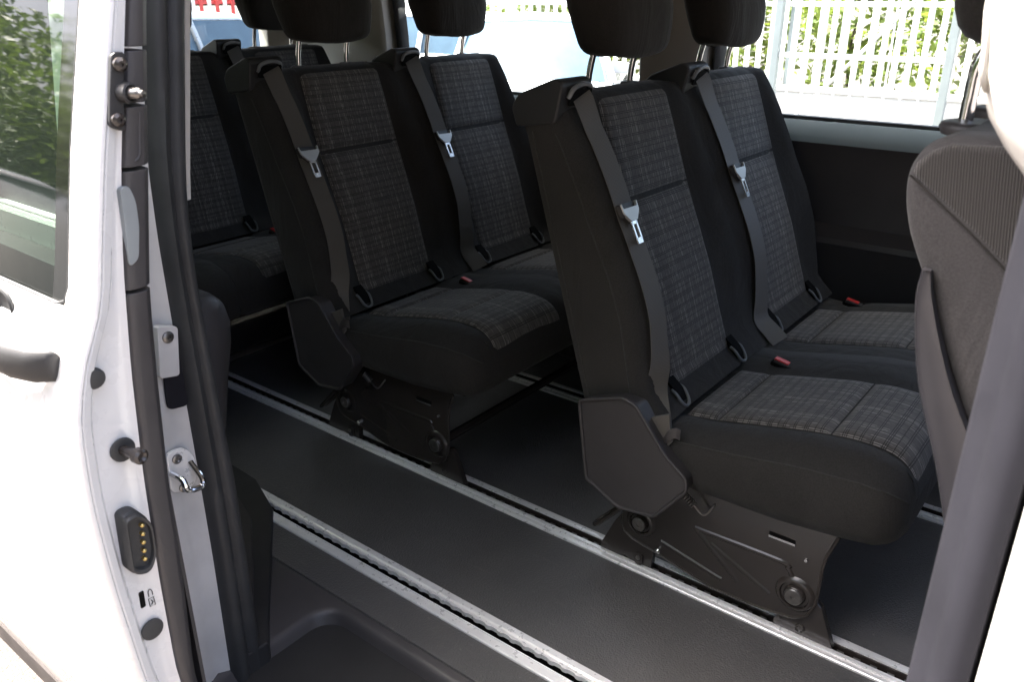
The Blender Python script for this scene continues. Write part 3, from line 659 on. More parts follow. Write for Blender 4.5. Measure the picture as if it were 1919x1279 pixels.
def make_seat(b, y0, first, last):
    # ---- backrest shell
    YS = list(np.linspace(0, SW, 34))
    ZL = [0.385, 0.41, 0.43, 0.46, 0.5, 0.54, 0.58, 0.62, 0.66, 0.70, 0.74, 0.78, 0.82, 0.86, 0.90, 0.925, 0.940]
    rings = []
    def ring(z, ins, zz):
        xr = xrear(z) + ins
        r = []
        rc = 0.028
        r.append((xr + 0.02, 0.0 + ins, zz)); r.append((xr + 0.004, 0.006 + ins, zz)); r.append((xr, 0.025 + ins, zz))
        r.append((xr - 0.006 * (1 if ins == 0 else 0), SW / 2, zz))
        r.append((xr, SW - 0.025 - ins, zz)); r.append((xr + 0.004, SW - 0.006 - ins, zz)); r.append((xr + 0.02, SW - ins, zz))
        xm = xfront(SW, z, first, last)
        r.append(((xr + xm) / 2, SW - ins, zz))
        for y in reversed(YS):
            xf = xfront(y, z, first, last) - ins
            yy = y
            if first and y < rc: xf -= (rc - math.sqrt(max(0, rc * rc - (rc - y) ** 2))) * 1.0
            if last and y > SW - rc: xf -= (rc - math.sqrt(max(0, rc * rc - (y - SW + rc) ** 2)))
            yy = min(max(y, ins), SW - ins)
            # shallow groove along the insert edges
            if yl(z) - 0.012 < y < yl(z) + 0.012 or yr(z) - 0.012 < y < yr(z) + 0.012: xf -= 0.003
            r.append((xf, yy, zz))
        x0_ = r[-1][0]
        r.append(((xr + x0_) / 2, 0.0 + ins, zz))
        return r
    rings.append(ring(0.385, 0.012, 0.378))
    for z in ZL: rings.append(ring(z, 0.0, z))
    rings.append(ring(0.945, 0.003, 0.948)); rings.append(ring(0.95, 0.010, 0.955)); rings.append(ring(0.955, 0.022, 0.958))
    rings = [[(x, y + y0, z) for x, y, z in r] for r in rings]
    back = MB().loft(rings).build('backrest', 'seat_fabric', b, smooth=45, world=False)
    if first:
        MB().tube([(xfront(0, z, first, last) - 0.030, y0 - 0.0004, z) for z in np.linspace(0.395, 0.90, 30)], 0.0017, 6).build('edge_piping', 'piping_fabric', back, world=False)
        MB().tube([(xrear(z) + 0.022, y0 - 0.0004, z) for z in np.linspace(0.395, 0.90, 20)], 0.0014, 6).build('edge_piping', 'piping_fabric', back, world=False)
    # ---- plaid panels on the backrest
    def panel(za, zb, name, top):
        def fn(u, v):
            z = za + (zb - za) * v
            y = yl(z) + (yr(z) - yl(z)) * u
            puff = (1 - abs(2 * u - 1) ** 16) * (1 - abs(2 * v - 1) ** 22) * (0.8 + 0.2 * (1 - (2 * v - 1) ** 2))
            xo = xfront(y, z, first, last) - 0.0015 + 0.0085 * puff
            zz = z
            if top and v > 0.86:
                k = (v - 0.86) / 0.14; xo -= 0.030 * k * k; zz = z + 0.004 * k
            return (xo, y + y0, zz)
        return MB().grid(fn, 32, 40, lambda u, v: (0.31 * u + y0 * 1.0, za + (zb - za) * v * 1.08)).build(name, 'plaid_fabric', back, smooth=80, world=False)
    panel(0.413, 0.7535, 'lower_panel', False)
    panel(0.7565, 0.958, 'upper_panel', True)
    # ---- cushion
    XT = [0.050, 0.066, 0.10, 0.13, 0.18, 0.24, 0.30, 0.34, 0.38, 0.41, 0.435, 0.455, 0.472, 0.484, 0.491, 0.494]
    def ztop(x): return interp(x, [0.05, 0.08, 0.13, 0.20, 0.30, 0.34, 0.38, 0.42, 0.445, 0.462, 0.476, 0.486, 0.491, 0.494], [0.372, 0.374, 0.381, 0.396, 0.416, 0.422, 0.426, 0.425, 0.420, 0.412, 0.400, 0.385, 0.373, 0.360])
    def zbot(x): return interp(x, [0.05, 0.30, 0.42, 0.455, 0.475, 0.487, 0.494], [0.262, 0.264, 0.276, 0.278, 0.281, 0.287, 0.296])
    def zseam(x): return interp(x, [0.05, 0.09, 0.20, 0.325, 0.42, 0.46, 0.484, 0.494], [0.366, 0.360, 0.372, 0.391, 0.397, 0.390, 0.376, 0.356])
    def ysh(x): return interp(x, [0.05, 0.42, 0.455, 0.476, 0.488, 0.494], [0, 0, 0.008, 0.022, 0.040, 0.055])
    rings = []
    for x in XT:
        zt, zb_, zs_, sh = ztop(x), zbot(x), zseam(x), ysh(x)
        a = sh if first else 0.0; e = SW - (sh if last else 0.0)
        zc = zt + 0.010 * sm((0.44 - x) / 0.08)
        r = [(a + 0.035, zb_), (a + 0.010, zb_ + 0.006), (a + 0.001, zb_ + 0.03), (a - 0.002, (zb_ + zs_) / 2)]
        if first: r += [(a + 0.001, zs_ - 0.012), (a + 0.004, zs_ - 0.002), (a + 0.008, zs_ + 0.002), (a + 0.02, zs_ + 0.008), (a + 0.045, zs_ + (zt - zs_) * 0.65 + 0.006), (0.075, zt + 0.003)]
        else: r += [(0.0, zc - 0.03), (0.0, zc - 0.001), (0.012, zc), (0.03, zc), (0.05, zc), (0.075, zt + 0.004)]
        r += [(0.092, zt - 0.003), (0.10, zt - 0.003), (0.20, zt - 0.001), (0.27, zt - 0.001), (0.352, zt - 0.003), (0.360, zt - 0.003), (0.378, zt + 0.006)]
        if last: r += [(e - 0.06, zt + 0.003), (e - 0.03, zs_ + 0.01), (e - 0.008, zs_), (e, zs_ - 0.02), (e, (zb_ + zs_) / 2), (e - 0.005, zb_ + 0.02), (e - 0.035, zb_)]
        else: r += [(0.41, zc), (0.44, zc), (SW - 0.003, zc), (SW, zc - 0.004), (SW, (zb_ + zc) / 2), (SW, zb_ + 0.02), (SW, zb_)]
        rings.append([(x, y + y0, z) for y, z in r])
    cu = MB().loft(rings).build('cushion', 'seat_fabric', b, smooth=60, world=False)
    if first:
        MB().tube([(x, y0 + ysh(x) + 0.004, zseam(x) + 0.0005) for x in np.linspace(0.07, 0.49, 30)], 0.0016, 6).build('piping', 'piping_fabric', cu, world=False)
    def cpanel(xa, xb, name):
        def fn(u, v):
            x = xa + (xb - xa) * v; y = 0.096 + 0.260 * u
            puff = (1 - abs(2 * u - 1) ** 14) * (1 - abs(2 * v - 1) ** 12)
            # surface normal offset, seen in the x-z plane
            dz = ztop(x + 0.003) - ztop(x - 0.003); L = math.hypot(dz, 0.006); o = -0.0015 + 0.0085 * puff * (1 - 0.75 * sm((x - 0.44) / 0.05))
            return (x - o * dz / L, y + y0, ztop(x) + o * 0.006 / L)
        return MB().grid(fn, 28, 24, lambda u, v: (0.26 * u + y0, xa + (xb - xa) * v + 0.013)).build(name, 'plaid_fabric', cu, smooth=80, world=False)
    cpanel(0.066, 0.130, 'rear_panel'); cpanel(0.132, 0.338, 'middle_panel'); cpanel(0.340, 0.4905, 'front_panel')
    # ---- headrest on two rods
    yc = y0 + 0.288; hx = -0.228
    def hr(t):    # t 0..1 bottom to top
        z = 1.026 + 0.205 * t
        wv = 0.126 + 0.016 * sm(t / 0.5) - 0.02 * sm((t - 0.6) / 0.4); th = 0.052 + 0.012 * sm(t / 0.4) - 0.02 * sm((t - 0.6) / 0.4)
        if t < 0.12: k = math.sqrt(max(0, 1 - ((0.12 - t) / 0.12) ** 2)); wv *= 0.80 + 0.20 * k; th *= 0.62 + 0.38 * k
        if t > 0.85: k = math.sqrt(max(0, 1 - ((t - 0.85) / 0.15) ** 2)); wv *= 0.7 + 0.3 * k; th *= 0.4 + 0.6 * k
        return z, wv, th
    rings = []
    for t in (0, 0.01, 0.03, 0.06, 0.10, 0.16, 0.25, 0.4, 0.55, 0.7, 0.82, 0.9, 0.95, 0.98, 1.0):
        z, wv, th = hr(t); ring_ = []
        for k in range(36):
            a = 2 * math.pi * k / 36; c, s_ = math.cos(a), math.sin(a)
            px = th * math.copysign(abs(c) ** 0.62, c); py = wv * math.copysign(abs(s_) ** 0.5, s_)
            lean = -0.05 * t + 0.008 * math.sin(t * 3)
            dip = 0.010 * (1 - (py / max(wv, 1e-4)) ** 2) if t < 0.12 else 0
            ring_.append((hx + px + lean, yc + py, z - dip * (1 - t / 0.12) if t < 0.12 else z))
        rings.append(ring_)
    h = MB().loft(rings).build('headrest', 'headrest_fabric', b, smooth=70, world=False)
    for s_ in (-1, 1):
        y = yc + s_ * 0.0825
        MB().tube(crv([(-0.264, y, 0.935), (-0.263, y, 0.97), (-0.259, y, 1.0), (-0.250, y, 1.035), (-0.240, y, 1.06)]), 0.0066, 12).build('headrest_rod', 'chrome', h, world=False)
        MB().lathe([(0.020, -0.004), (0.020, 0.003), (0.017, 0.006), (0.009, 0.007), (0.007, 0.004)], (-0.264, y, 0.956), (0, 0, 1), 20).build('rod_sleeve', 'trim_plastic', b, world=False)
    # ---- shoulder belt guide, belt and tongue
    bx = MB().prism(arc_round([(-0.285, 0.905), (-0.297, 0.942), (-0.280, 0.966), (-0.198, 0.997), (-0.180, 0.988), (-0.186, 0.960), (-0.195, 0.918)], 0.010), 'y', y0 - 0.004, y0 + 0.095).build('belt_guide', 'black_plastic', b, bevel=0.005, seg=3, world=False)
    MB().tube(crv([(-0.182, y0 + 0.018, 0.962), (-0.174, y0 + 0.022, 0.978), (-0.174, y0 + 0.05, 0.985), (-0.176, y0 + 0.080, 0.980), (-0.184, y0 + 0.086, 0.966)]), 0.0045, 8).build('belt_lip', 'grey_plastic', bx, world=False)
    MB().prism([(-0.184, 0.950), (-0.178, 0.976), (-0.174, 0.976), (-0.180, 0.948)], 'y', y0 + 0.018, y0 + 0.084).build('belt_mouth', 'hole_black', bx, world=False)
    def surf(y, z): return xfront(y, z, first, last) + 0.010
    path = []
    for z, y in ((0.885, 0.060), (0.85, 0.061), (0.81, 0.060), (0.76, 0.058), (0.70, 0.057), (0.64, 0.056), (0.58, 0.055), (0.53, 0.052), (0.48, 0.048)):
        path.append((surf(y, z), y, z))
    if first: tail = [(0.022, 0.040, 0.43), (0.040, 0.026, 0.38), (0.050, 0.008, 0.33)]
    else: tail = [(0.030, 0.044, 0.435), (0.060, 0.040, 0.41), (0.085, 0.036, 0.392)]
    path = [(-0.190, 0.050, 0.972), (-0.175, 0.052, 0.962), (-0.163, 0.055, 0.935), (-0.152, 0.058, 0.908)] + path + tail
    C = crv(path, 5); vs, fs, uv = [], [], []; acc = 0
    for i, p in enumerate(C):
        if i: acc += (p - C[i - 1]).length
        f_ = i / (len(C) - 1)
        tw = R(-10) - R(62) * sm((f_ - 0.72) / 0.28) * (1 if first else 0.3) - R(10) * sm((0.2 - f_) / 0.2)
        t = (C[min(i + 1, len(C) - 1)] - C[max(i - 1, 0)]).normalized()
        side = Vector((0, 1, 0)); side = (side - t * side.dot(t)).normalized(); nrm = side.cross(t)
        sd = side * math.cos(tw) + nrm * math.sin(tw)
        if sd.y < 0: sd = -sd
        q = sd.cross(t)
        if q.x < 0: q = -q
        for sgn, qq in ((-1, 0.0008), (1, 0.0008), (1, -0.0008), (-1, -0.0008)):
            pp = p + sd * 0.0235 * sgn + q * qq; vs.append((pp.x, pp.y + y0, pp.z)); uv.append((0.0235 * sgn, acc))
    n = len(C)
    for i in range(n - 1):
        for k in range(4): fs.append((i * 4 + k, i * 4 + (k + 1) % 4, (i + 1) * 4 + (k + 1) % 4, (i + 1) * 4 + k))
    belt = MB().add(vs, fs, uv).build('seat_belt', 'belt_web', b, smooth=40, world=False)
    # tongue: frame = (across, along, out)
    zt_ = 0.772; yb_ = 0.060
    o = Vector((surf(yb_, zt_) + 0.006, yb_ + y0, zt_)); p2 = Vector((surf(yb_ - 0.003, zt_ - 0.07) + 0.006, yb_ - 0.001 + y0, zt_ - 0.07))
    al = (p2 - o).normalized(); ac = Vector((-0.10, 1, 0.05)); ac = (ac - al * ac.dot(al)).normalized(); ou = ac.cross(al)
    if ou.x < 0: ou = -ou
    def pl(mb, pts, t0, t1):
        nn = len(pts); A = [o + ac * a + al * c + ou * t0 for a, c in pts] + [o + ac * a + al * c + ou * t1 for a, c in pts]
        mb.add(A, [tuple(range(nn)), tuple(range(2 * nn - 1, nn - 1, -1))] + [(i, (i + 1) % nn, nn + (i + 1) % nn, nn + i) for i in range(nn)])
    mb = MB(); pl(mb, arc_round([(-0.031, -0.008), (-0.028, -0.008), (-0.0262, 0.002), (0.0262, 0.002), (0.028, -0.008), (0.031, -0.008), (0.030, 0.010), (0.012, 0.028), (-0.012, 0.028), (-0.030, 0.010)], 0.003, 2), 0.001, 0.007)
    tg = mb.build('belt_tongue', 'tongue_metal', belt, bevel=0.0012, world=False)
    mb = MB(); pl(mb, [(-0.028, -0.008), (0.028, -0.008), (0.026, 0.012), (0.010, 0.030), (-0.010, 0.030), (-0.026, 0.012)], -0.003, 0.0012); pl(mb, [(-0.034, -0.006), (-0.029, -0.008), (-0.026, 0.018), (-0.030, 0.014)], -0.004, 0.004)
    mb.build('tongue_back', 'black_plastic', belt, world=False)
    mb = MB()
    for pts in (([(-0.0105, 0.026), (-0.006, 0.026), (-0.006, 0.064), (-0.0105, 0.064)]), ([(0.006, 0.026), (0.0105, 0.026), (0.0105, 0.064), (0.006, 0.064)]), ([(-0.0105, 0.060), (0.0105, 0.060), (0.009, 0.071), (-0.009, 0.071)]), ([(-0.012, 0.024), (0.012, 0.024), (0.0105, 0.034), (-0.0105, 0.034)])): pl(mb, pts, 0.002, 0.0045)
    mb.build('tongue_blade', 'tongue_bright', belt, world=False)
    # ---- child-seat anchor loops
    for ya in (0.105, 0.378):
        x_, z_ = xins(0.405) + 0.012, 0.405
        lp = crv([(x_ - 0.016, ya + y0 - 0.016, z_ + 0.012), (x_ - 0.004, ya + y0 - 0.017, z_ + 0.006), (x_ + 0.010, ya + y0 - 0.012, z_ - 0.012), (x_ + 0.014, ya + y0, z_ - 0.018), (x_ + 0.010, ya + y0 + 0.012, z_ - 0.012), (x_ - 0.004, ya + y0 + 0.017, z_ + 0.006), (x_ - 0.016, ya + y0 + 0.016, z_ + 0.012)], 5)
        lo = MB().tube(lp, 0.0032, 8).build('anchor_loop', 'loop_grey', b, smooth=60, world=False)
        MB().prism([(x_ - 0.030, z_ + 0.030), (x_ - 0.008, z_ + 0.012), (x_ + 0.006, z_ - 0.010), (x_ - 0.014, z_ - 0.012)], 'y', ya + y0 - 0.014, ya + y0 + 0.014).build('anchor_pocket', 'hole_black', lo, world=False)
    # ---- belt buckle in its pocket
    if not last or True:
        by = 0.402; bz = ztop(0.15) + 0.0075
        pk = MB().loft([[(0.162 + ex * math.cos(a), y0 + by + ey * math.sin(a), bz + dz) for a in np.linspace(0, 2 * math.pi, 25)[:-1]] for ex, ey, dz in ((0.052, 0.022, -0.006), (0.050, 0.020, 0.0015), (0.046, 0.017, 0.002), (0.043, 0.0145, -0.0005))]).build('buckle_pocket', 'hole_black', b, smooth=60, world=False)
        bk = MB().box((0.140, y0 + by, bz - 0.001), (0.040, 0.022, 0.010), ry=R(12)).build('buckle', 'black_plastic', b, bevel=0.002, world=False)
        MB().box((0.136, y0 + by, bz + 0.005), (0.032, 0.015, 0.006), ry=R(12)).build('buckle_button', 'red_plastic', bk, bevel=0.0015, world=False)
simple('shell_plastic', (0.055, 0.053, 0.058), 0.38, grain=(1100, 0.2, 0.0005))
simple('tongue_metal', (0.50, 0.495, 0.47), 0.42, metal=0.55, var=0.06)
simple('tongue_bright', (0.85, 0.85, 0.83), 0.22, metal=0.9, var=0.05)
simple('loop_grey', (0.14, 0.15, 0.155), 0.45, var=0.08)

def make_base(b, width, near=True):
    plate = [(-0.038, 0.126), (-0.039, 0.100), (-0.030, 0.080), (-0.012, 0.070), (0.044, 0.060), (0.136, 0.039), (0.174, 0.033), (0.253, 0.035), (0.303, 0.040), (0.338, 0.046), (0.362, 0.062), (0.374, 0.098), (0.375, 0.133), (0.375, 0.175), (0.378, 0.204), (0.393, 0.253), (0.393, 0.285), (0.02, 0.285), (-0.02, 0.20)]
    for y, s_ in ((0.050, 1), (width - 0.16, 1)):
        fr = MB().prism(plate, 'y', y, y + 0.004).build('side_plate', 'black_metal', b, bevel=0.001, world=False)
        # folded edge, pressed ribs, feet
        MB().tube([(x, y + 0.001, z) for x, z in plate[:16]], 0.0035, 8).build('folded_edge', 'black_metal', fr, world=False)
        for pts in ([(0.126, 0.156), (0.225, 0.072)], [(0.161, 0.135), (0.288, 0.076)], [(0.126, 0.156), (0.300, 0.158), (0.315, 0.150), (0.325, 0.135)], [(0.054, 0.091), (0.16, 0.068), (0.191, 0.062)]):
            MB().tube(crv([(x, y + 0.0048, z) for x, z in pts], 4) if len(pts) > 2 else [(x, y + 0.0048, z) for x, z in pts], 0.0075, 10).build('pressed_rib', 'black_metal', fr, world=False)
        rf = MB().prism([(-0.036, 0.130), (-0.063, 0.085), (-0.092, 0.020), (-0.094, 0.006), (-0.08, -0.004), (-0.05, -0.002), (-0.030, 0.012), (-0.011, -0.002), (0.032, -0.002), (0.036, 0.060), (0.02, 0.13)], 'y', y + 0.008, y + 0.024).build('rear_foot', 'black_metal', b, bevel=0.0025, world=False)
        MB().prism(arc_round([(-0.006, 0.006), (0.014, 0.006), (0.014, 0.036), (-0.006, 0.036)], 0.009), 'y', y + 0.002, y + 0.009).build('foot_tab', 'black_metal', rf, bevel=0.002, world=False)
        MB().lathe([(0.005, 0), (0.0045, 0.003), (0.002, 0.004)], (0.004, y + 0.002, 0.026), (0, -1, 0), 12).build('foot_rivet', 'dark_steel', rf, world=False)
        ff = MB().prism([(0.33, 0.080), (0.372, 0.095), (0.384, 0.085), (0.416, 0.004), (0.412, -0.002), (0.36, -0.002), (0.30, 0.004), (0.30, 0.02)], 'y', y + 0.008, y + 0.024).build('front_foot', 'black_metal', b, bevel=0.0025, world=False)
        MB().lathe([(0.010, 0), (0.010, 0.002), (0.0075, 0.003), (0.005, 0.001)], (0.352, y + 0.008, 0.022), (0, -1, 0), 16).build('foot_ring', 'black_metal', ff, world=False)
        for (x, z, r) in ((0.006, 0.118, 0.030), (0.335, 0.100, 0.034)):
            bo = MB().lathe([(r + 0.004, 0), (r, 0.004), (r - 0.003, 0.006), (r - 0.006, 0.006), (r - 0.008, 0.002), (r * 0.62, 0.002), (r * 0.58, 0.008), (r * 0.52, 0.010), (0.002, 0.010)], (x, y, z), (0, -1, 0), 28).build('pivot', 'black_metal', b, smooth=40, world=False)
            MB().lathe([(r * 0.50, 0), (r * 0.50, 0.0025), (r * 0.44, 0.004), (0.004, 0.004), (0.003, 0.002)], (x, y - 0.0095, z), (0, -1, 0), 24).build('pivot_cap', 'dark_steel', bo, smooth=15, world=False)
        MB().lathe([(0.006, -0.008), (0.006, 0.006), (0.003, 0.009)], (0.051, y, 0.068), (0, -1, 0), 14).build('stop_pin', 'chrome', fr, world=False)
        MB().prism([(0.272, 0.207), (0.322, 0.205), (0.321, 0.213), (0.272, 0.214)], 'y', y - 0.0012, y + 0.0015).build('plate_slot', 'hole_black', fr, world=False)
        MB().b2(0.272, 0.322, y - 0.003, y + 0.001, 0.2025, 0.207).build('slot_edge', 'chrome', fr, world=False)
        MB().lathe([(0.004, 0), (0.003, 0.004)], (0.345, y, 0.182), (0, -1, 0), 12).build('rivet', 'chrome', fr, world=False)
        # coil spring
        sp = []
        for k in range(60):
            a = k / 59 * 5 * 2 * math.pi; t = k / 59
            c = Vector((0.107, y - 0.022, 0.236)).lerp(Vector((0.128, y - 0.02, 0.220)), t)
            sp.append(c + Vector((0.35, 0.6, 0.7)).normalized() * 0.0065 * math.cos(a) + Vector((0.5, -0.8, 0.2)).normalized() * 0.0065 * math.sin(a))
        MB().tube(sp, 0.0013, 6).build('return_spring', 'dark_steel', b, world=False)
        MB().tube(crv([(0.128, y - 0.02, 0.220), (0.14, y - 0.018, 0.208), (0.150, y - 0.014, 0.205), (0.160, y - 0.004, 0.222), (0.162, y + 0.003, 0.228)]), 0.0022, 8).build('spring_hook', 'dark_steel', b, world=False)
    # cross tubes between the plates, release lever
    for x, z in ((0.006, 0.118), (0.335, 0.100)):
        MB().tube([(x, 0.055, z), (x, width - 0.16, z)], 0.012, 12).build('cross_tube', 'black_metal', b, world=False)
    MB().tube(crv([(-0.045, 0.052, 0.131), (-0.072, 0.046, 0.100), (-0.094, 0.042, 0.076), (-0.104, 0.048, 0.068), (-0.100, 0.066, 0.072), (-0.078, 0.076, 0.095), (-0.05, 0.078, 0.125)]), 0.0058, 10).build('release_lever', 'black_metal', b, world=False)
    MB().b2(0.03, 0.42, 0.06, width - 0.06, 0.255, 0.275).build('seat_pan', 'black_metal', b, world=False)
    # side cover with a raised rim
    ol = arc_round([(-0.108, 0.397), (-0.012, 0.432), (0.018, 0.424), (0.086, 0.340), (0.131, 0.308), (0.133, 0.282), (0.072, 0.202), (-0.008, 0.190), (-0.085, 0.228)], 0.009, 4)
    sc = MB().prism(ol, 'y', -0.026, 0.02).build('side_cover', 'trim_plastic', b, bevel=0.003, world=False)
    MB().tube([(x, -0.026, z) for x, z in ol], 0.0040, 8, closed=True).build('cover_rim', 'trim_plastic', sc, smooth=60, world=False)
    # belt anchorage strap beside the cushion
    MB().prism([(0.035, 0.395), (0.075, 0.415), (0.085, 0.36), (0.062, 0.322)], 'y', -0.004, 0.004).build('anchor_strap', 'belt_web', b, bevel=0.001, world=False)
    fl = crv([(0.066, -0.006, 0.345), (0.078, -0.008, 0.372), (0.092, -0.006, 0.382), (0.100, -0.001, 0.378)], 4)
    MB().loft([[p + Vector((0, dy, dz)) for dy, dz in ((-0.001, 0.012), (0.001, 0.012), (0.001, -0.010), (-0.001, -0.010))] for p in fl]).build('strap_flap', 'trim_plastic', b, world=False)

def make_bench(x0, nseats, ystart, label):
    b = empty('bench_seat', (x0, ystart, 0.0), label, 'bench seat', 'rows of bench seats in the van')
    for k in range(nseats): make_seat(b, k * SW, k == 0, k == nseats - 1)
    make_base(b, nseats * SW)
    if nseats == 3: MB().b2(-0.150, -0.142, 0.02, nseats * SW - 0.02, 0.05, 0.41).build('sun_stop_plate', 'black_plastic', b, world=False)  # black plate added to block sun reaching the floor under this bench
    return b
b1 = make_bench(-0.68, 2, 1.25, 'two-seat plaid bench in front, nearest the front seat')
b2_ = copy_tree(b1); b2_.location.x = -1.588; b2_['label'] = 'two-seat plaid bench in the middle row, standing behind the front bench'
for o in b2_.children:
    if o.name.startswith('seat_belt'):
        for c in o.children: c.location += Vector((-0.0035, 0.001, 0.008)) if abs(o.location.y) < 1e-6 and o.name.endswith('2') else Vector((0.004, 0.0, -0.009))
b3 = make_bench(-2.45, 3, 1.25 - SW, 'rearmost plaid bench, half hidden behind the door pillar')

# ------------------------------------------------------------------ front seat, seen from behind
def front_seat():
    f = empty('front_seat', (0.12, 1.05, 0.0), 'grey cloth front seat seen from its side, at the right edge', 'seat')
    cx = 0.12; HW = 0.25
    rear = [(0.085, 0.30), (0.045, 0.45), (-0.010, 0.60), (-0.070, 0.72), (-0.110, 0.80), (-0.150, 0.885), (-0.169, 0.925), (-0.178, 0.955), (-0.180, 0.978), (-0.176, 0.996), (-0.165, 1.011), (-0.148, 1.018)]
    front = [(-0.10, 1.020), (-0.06, 1.012), (-0.035, 0.985), (0.0, 0.90), (0.06, 0.72), (0.12, 0.55), (0.19, 0.36), (0.20, 0.30)]
    ol = [(p.x - cx, p.z) for p in crv([(x, 0, z) for x, z in rear], 3)] + [(x - cx, z) for x, z in front]
    def inset(d):
        n = len(ol); o = []
        for i in range(n):
            a = Vector(ol[i - 1]); b = Vector(ol[(i + 1) % n]); t = (b - a).normalized(); nr = Vector((t.y, -t.x))
            o.append((ol[i][0] + nr.x * d, ol[i][1] + nr.y * d))
        return o
    rings = []
    for y, d in ((-HW, 0.030), (-HW + 0.0015, 0.020), (-HW + 0.005, 0.011), (-HW + 0.011, 0.005), (-HW + 0.022, 0.001), (-HW + 0.04, 0.001), (-0.1, 0.005), (0.1, 0.005), (HW - 0.04, 0.0), (HW - 0.011, 0.005), (HW - 0.003, 0.016), (HW, 0.030)):
        rings.append([(x, y, z) for x, z in inset(d)])
    bk = MB().loft(rings).build('backrest', 'front_fabric', f, smooth=60, world=False)
    # ribbed cloth above a slanting seam on the side bolster
    seam = [(-0.173, 0.984), (-0.160, 0.974), (-0.118, 0.942), (-0.086, 0.915), (-0.05, 0.884), (-0.015, 0.848)]
    topl = [(-0.02, 0.94), (-0.043, 0.993), (-0.065, 1.006), (-0.10, 1.014), (-0.146, 1.012), (-0.160, 1.005), (-0.170, 0.994)]
    MB().prism([(x - cx, z) for x, z in seam + topl], 'y', -HW - 0.0012, -HW + 0.02).build('ribbed_panel', 'ribbed_fabric', bk, bevel=0.006, seg=3, world=False)
    MB().tube([(x - cx, -HW - 0.0008, z - 0.001) for x, z in seam], 0.0011, 6).build('seam', 'headrest_fabric', bk, world=False)
    # hard back shell
    sr = crv([(-0.148, 0, 0.90), (-0.148, 0, 0.865), (-0.132, 0, 0.79), (-0.102, 0, 0.71), (-0.066, 0, 0.60), (-0.005, 0, 0.45), (0.05, 0, 0.30)], 4)
    rings = []
    for y, d in ((-HW - 0.004, 0.006), (-HW - 0.006, 0.002), (-HW - 0.002, 0.0), (HW + 0.002, 0.0), (HW + 0.004, 0.004)):
        rg = [(p.x - cx + d, y, p.z) for p in sr] + [(p.x - cx + 0.002 + interp(p.z, [0.3, 0.55, 0.75, 0.87, 0.91], [0.070, 0.056, 0.036, 0.014, 0.003]), y, p.z) for p in reversed(sr)]
        rings.append(rg)
    MB().loft(rings).build('back_shell', 'shell_plastic', f, smooth=50, world=False)
    MB().prism(arc_round([(-0.02, 0.22), (0.52, 0.26), (0.54, 0.40), (0.40, 0.44), (0.02, 0.40)], 0.05), 'y', -0.25, 0.25).build('cushion', 'front_fabric', f, bevel=0.02, seg=3, world=False)
    MB().b2(0.0, 0.45, -0.2, 0.2, 0.0, 0.24).build('seat_base', 'black_plastic', f, bevel=0.01, world=False)
    h = []
    for t in (0, 0.03, 0.08, 0.16, 0.3, 0.5, 0.7, 0.85, 0.95, 1.0):
        z = 1.088 + 0.2 * t; k = math.sqrt(max(0.02, 1 - (abs(2 * t - 1)) ** 6)); w_ = 0.125 * (0.82 + 0.18 * k); tt = 0.05 * (0.4 + 0.6 * k)
        h.append([(-0.268 + tt * math.copysign(abs(math.cos(a)) ** 0.6, math.cos(a)) - 0.02 * t, w_ * math.copysign(abs(math.sin(a)) ** 0.5, math.sin(a)) - 0.005, z) for a in np.linspace(0, 2 * math.pi, 33)[:-1]])
    hd = MB().loft(h).build('headrest', 'headrest_fabric', f, smooth=70, world=False)
    for s_ in (-1, 1):
        MB().tube(crv([(-0.288, s_ * 0.075, 1.00), (-0.288, s_ * 0.075, 1.04), (-0.287, s_ * 0.075, 1.065), (-0.278, s_ * 0.075, 1.088), (-0.265, s_ * 0.075, 1.11)]), 0.0072, 14).build('headrest_rod', 'chrome', hd, world=False)
        MB().loft([[(-0.281 + ex * math.cos(a), s_ * 0.075 + ey * math.sin(a), 1.008 + dz * 0.7) for a in np.linspace(0, 2 * math.pi, 33)[:-1]] for ex, ey, dz in ((0.028, 0.034, -0.012), (0.031, 0.037, -0.002), (0.029, 0.035, 0.004), (0.022, 0.028, 0.006), (0.010, 0.012, 0.005))]).build('rod_sleeve', 'trim_plastic', f, smooth=60, world=False)
front_seat()

